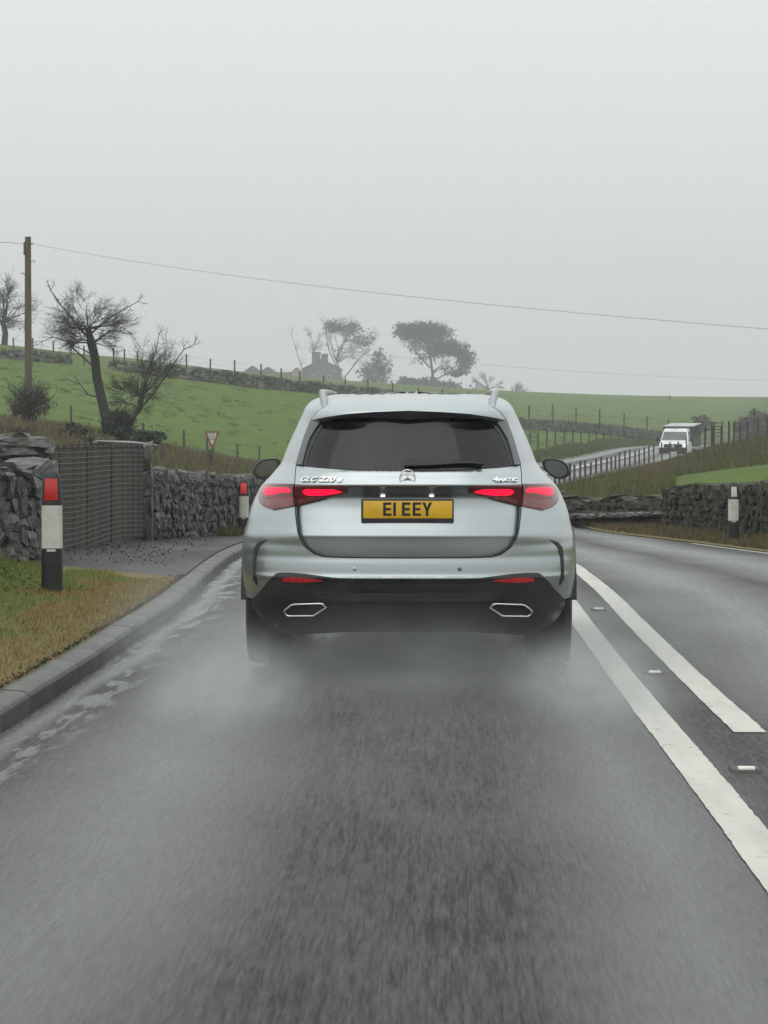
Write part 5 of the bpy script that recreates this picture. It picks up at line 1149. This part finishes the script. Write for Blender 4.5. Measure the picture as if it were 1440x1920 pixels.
# badge: ring with three pointed star
bc = Vector((xw(764 - MIDX), float(T_gate(zy(895))) - .012, zy(895))); R = 14.3 * k
ring = MB(); rings = []
for i in range(40):
    a = 2 * math.pi * i / 40; c = Vector((math.cos(a) * R, 0, math.sin(a) * R)) + bc; rings.append([c + Vector((math.cos(a), 0, math.sin(a))) * .0036 * math.cos(b) + Vector((0, .0036 * math.sin(b), 0)) for b in [j * math.pi / 4 for j in range(8)]])
rings.append(rings[0]); ring.loft(rings, cap=False); bd = ring.build('badge_ring', M['chrome'], car, smooth=True)
st = MB(); cen = bc + Vector((0, -.006, 0)); bk = bc + Vector((0, .004, 0))
for i in range(3):
    a = math.pi / 2 + i * 2 * math.pi / 3; tip = bc + Vector((math.cos(a), 0, math.sin(a))) * R * .97; l_ = bc + Vector((math.cos(a + math.pi / 3), 0, math.sin(a + math.pi / 3))) * R * .17; r_ = bc + Vector((math.cos(a - math.pi / 3), 0, math.sin(a - math.pi / 3))) * R * .17
    st.add([cen, tip, l_, bk], [(0, 1, 2), (3, 2, 1)]); st.add([cen, r_, tip, bk], [(0, 1, 2), (3, 2, 1)])
st.build('badge_star', M['chrome'], bd)
def skin_text(body, px, py, size, sx, shear, T=T_gate):
    x, z = loc(px, py, T); c = skin(to_p(x, z), z, T); e = .01; t = (skin(to_p(x + e, z), z, T) - skin(to_p(x - e, z), z, T)).normalized(); up = (skin(to_p(x, z + e), z + e, T) - skin(to_p(x, z - e), z - e, T)).normalized(); n = t.cross(up).normalized(); up = n.cross(t)
    o = text_mesh(body, size, M['chrome'], car, c + n * .004, sx=sx, shear=shear, extrude=.005, bold=.0014, name='model_lettering'); Mx = Matrix((t, up, n)).transposed().to_4x4(); o.matrix_local = Matrix.Translation(c + n * .004) @ Mx @ Matrix.Diagonal((sx, 1, 1, 1)); return o
skin_text('GLC', 578, 900, .047, 1.15, .25); skin_text('220', 613, 900, .047, 1.30, .25); skin_text('d', 636, 901, .038, 1.35, .25)
skin_text('4', 927, 900, .044, 1.4, .25); skin_text('MATIC', 950, 901.2, .032, 1.35, .25)
# wiper
wp = [(757.5, 866), (785, 862.3), (820, 863), (854, 865), (880, 869), (904, 873.2), (904, 874.8), (880, 872.4), (854, 873), (797, 876), (758.5, 877)]
panel('rear_wiper', ppoly(wp, T_glass, .012), T_glass, M['black_matt'], car, .030, .022)
# roof rails
for s in (-1, 1):
    mb = MB(); rr = []
    for (sy, dx, z, w, h) in ((.24, 155.5, zy(766, .24), .036, .02), (.30, 157, zy(757, .30), .040, .05), (.42, 160, zy(744, .42), .040, .06), (.58, 162, zy(737.5, .58), .040, .05), (1.0, 161, zy(735.2, 1.0), .040, .036), (1.8, 152, zy(735.6, 1.8), .038, .032), (2.6, 143, zy(739, 2.6), .036, .03), (2.75, 141, zy(747, 2.75), .034, .02)):
        x = s * xw(dx, sy); rr.append([Vector((x + w / 2 * math.cos(a) * (1 if abs(math.cos(a)) > .2 else 1), sy, z + h / 2 * math.sin(a))) for a in [math.pi / 4 + math.pi / 8 + j * math.pi / 4 for j in range(8)]])
    mb.loft(rr).build('roof_rail', M['alu'], car, smooth=True)
# door mirrors
mir = [(471, 884), (475, 872), (483, 864.5), (494, 860), (508, 858.2), (518, 858.6), (523, 862), (524.5, 869), (520, 881), (510, 891), (500, 897), (488, 899), (478, 895.5), (472, 890)]
for s in (1, -1):
    q = [((a - 769), b) for a, b in mir]; S = 3.02
    def ring_(sc, ds, ox=0.0): 
        cx_, cy_ = -271 + 0, 879; return [Vector((-s * -1 * 0 + s * xw(cx_ + (a - cx_) * sc, S + ds) + 0, S + ds, zy(cy_ + (b - cy_) * sc, S + ds))) for a, b in q]
    h = MB().loft([ring_(.93, -.012), ring_(1.0, .0), ring_(1.0, .05), ring_(.86, .14), ring_(.45, .19)]).build('door_mirror', M['black_gloss'], car, smooth=True)
    MB().loft([ring_(.76, -.016), ring_(.76, -.008)]).build('mirror_glass', M['mirror_glass'], h)
    MB().tube([Vector((s * -xw(246, S), S + .08, zy(884, S))), Vector((s * -xw(228, S), S + .10, zy(888, S)))], [.035, .04], 8).build('mirror_foot', M['black_gloss'], h)
# wheels, arches and underbody
for ax in (AX_R, AX_F):
    for s in (-1, 1):
        prof = [(.235, -.125), (.26, -.13), (.335, -.132), (.355, -.120), (.362, -.10), (.3655, -.085), (.357, -.082), (.357, -.072), (.366, -.069), (.3665, -.03), (.357, -.027), (.357, -.017), (.3665, -.014), (.3665, .014), (.357, .017), (.357, .027), (.3665, .03), (.366, .069), (.357, .072), (.357, .082), (.3655, .085), (.362, .10), (.355, .120), (.335, .132), (.26, .13), (.235, .125)]
        w = MB().lathe(prof, 48, Matrix.Translation((s * .825, ax, WR))).build('wheel', M['tyre'], car, smooth=True)
        MB().lathe([(.235, -.125), (.235, .10), (.06, .08), (0.0, .085)], 32, Matrix.Translation((s * .825, ax, WR)) @ Matrix.Diagonal((s, 1, 1, 1))).build('rim', M['rim'], w, smooth=True)
        arc = MB(); rr = []
        for j in range(25):
            a = .10 + (math.pi - .20) * j / 24; rr.append([Vector((s * xx, ax - math.cos(a) * rad, WR + math.sin(a) * rad)) for xx, rad in ((.955, .415), (.978, .43), (.978, .455), (.93, .46), (.60, .46), (.60, .415))])
        arc.loft(rr).build('wheel_arch', M['black_matt'], car, smooth=True)
MB().box((0, 2.4, .34), (1.1, 4.0, .22)).build('underbody', M['gap'], car)
MB().box((0, AX_R, .37), (1.4, .16, .14)).build('rear_axle', M['black_matt'], car)
MB().box((0, .52, .36), (.95, .5, .20)).build('rear_silencer', M['black_matt'], car, bevel=.03)
for s in (-1, 1):
    MB().box((s * .90, 2.42, .34), (.12, 2.05, .2)).build('side_sill', M['silver'], car, bevel=.03)
# cabin
MB().box((0, 2.35, .80), (1.5, 3.0, .3)).build('cabin_floor', M['interior'], car)
for x in (-.38, 0.0, .38): 
    st_ = MB().box((x, 1.55, 1.10), (.36, .14, .36)).build('rear_seat', M['interior'], car, bevel=.05); MB().box((x, 1.52, 1.335), (.24, .10, .12)).build('headrest', M['interior'], st_, bevel=.03)
for x in (-.38, .38):
    st_ = MB().box((x, 2.45, 1.12), (.5, .15, .5)).build('front_seat', M['interior'], car, bevel=.06); MB().box((x, 2.43, 1.44), (.26, .11, .17)).build('headrest', M['interior'], st_, bevel=.04)
MB().box((0, 3.15, 1.02), (1.4, .35, .16)).build('dashboard', M['interior'], car, bevel=.04)
MB().box((0, 2.85, 1.46), (.22, .03, .07)).build('rear_view_mirror', M['interior'], car, bevel=.01)
MB().box((0, .55, 1.05), (1.1, .5, .03)).build('parcel_shelf', M['interior'], car)

# ------------------------------------------------------------------ tyre spray and mist
def volume_mat(name, dens, scale, color=(.93, .95, .96), aniso=.2, z_fall=None):
    m = bpy.data.materials.new(name); m.use_nodes = True; n, l = nodes_of(m); n.remove(n['Principled BSDF']); v = n.new('ShaderNodeVolumePrincipled'); v.inputs['Color'].default_value = (*color, 1); v.inputs['Anisotropy'].default_value = aniso
    l.new(v.outputs[0], n['Material Output'].inputs['Volume'])
    if scale is None: v.inputs['Density'].default_value = dens; return m
    t = n.new('ShaderNodeTexCoord'); ln = n.new('ShaderNodeVectorMath'); ln.operation = 'LENGTH'; l.new(t.outputs['Object'], ln.inputs[0])
    mr = n.new('ShaderNodeMapRange'); mr.interpolation_type = 'SMOOTHERSTEP'; mr.inputs['From Min'].default_value = 1.0; mr.inputs['From Max'].default_value = 0.0; mr.inputs['To Max'].default_value = dens; l.new(ln.outputs['Value'], mr.inputs['Value'])
    nz = n.new('ShaderNodeTexNoise'); nz.inputs['Scale'].default_value = scale; nz.inputs['Detail'].default_value = 3; l.new(t.outputs['Object'], nz.inputs['Vector'])
    nr = n.new('ShaderNodeMapRange'); nr.inputs['From Min'].default_value = .15; nr.inputs['From Max'].default_value = .75; l.new(nz.outputs[0], nr.inputs['Value'])
    mu = n.new('ShaderNodeMath'); mu.operation = 'MULTIPLY'; l.new(mr.outputs[0], mu.inputs[0]); l.new(nr.outputs[0], mu.inputs[1]); l.new(mu.outputs[0], v.inputs['Density']); return m
def spray(label, c, rad, dens, scale, rz=0.0):
    bm = bmesh.new(); bmesh.ops.create_icosphere(bm, subdivisions=3, radius=1.0); me = bpy.data.meshes.new('tyre_spray'); bm.to_mesh(me); bm.free(); o = link('tyre_spray', me, None, volume_mat('spray', dens, scale)); o.location = c; o.scale = rad; o.rotation_euler = (0, 0, rz); tag(o, label, None, None, 'stuff'); return o
gz0 = CAMZ - GH
spray('mist thrown up behind the left rear wheel', (-.80, 14.7, gz0 + .0), (.62, 3.0, .44), 1.25, 4.2)
spray('mist thrown up behind the right rear wheel', (1.06, 14.7, gz0 + .0), (.62, 3.0, .44), 1.25, 4.2)
spray('thin mist hanging under the tail of the car', (.13, 15.2, gz0 + .12), (1.40, 2.4, .52), .36, 2.4)
spray('low mist trailing over the wet lane behind the car', (.10, 11.8, gz0 + .0), (1.6, 5.6, .18), .34, 3.0)
spray('mist drifting on the left of the car', (-1.30, 17.6, gz0 + .10), (.65, 3.8, .6), .34, 2.0)
spray('mist drifting on the right of the car', (1.55, 17.6, gz0 + .08), (.65, 3.6, .5), .30, 2.0)
hz = MB().box((0, 610, 21.5), (2500, 1400, 81)).build('haze', volume_mat('haze_air', .00058, None, (.95, .97, .97), 0.0)); tag(hz, 'grey drizzle haze filling the air', None, None, 'stuff')
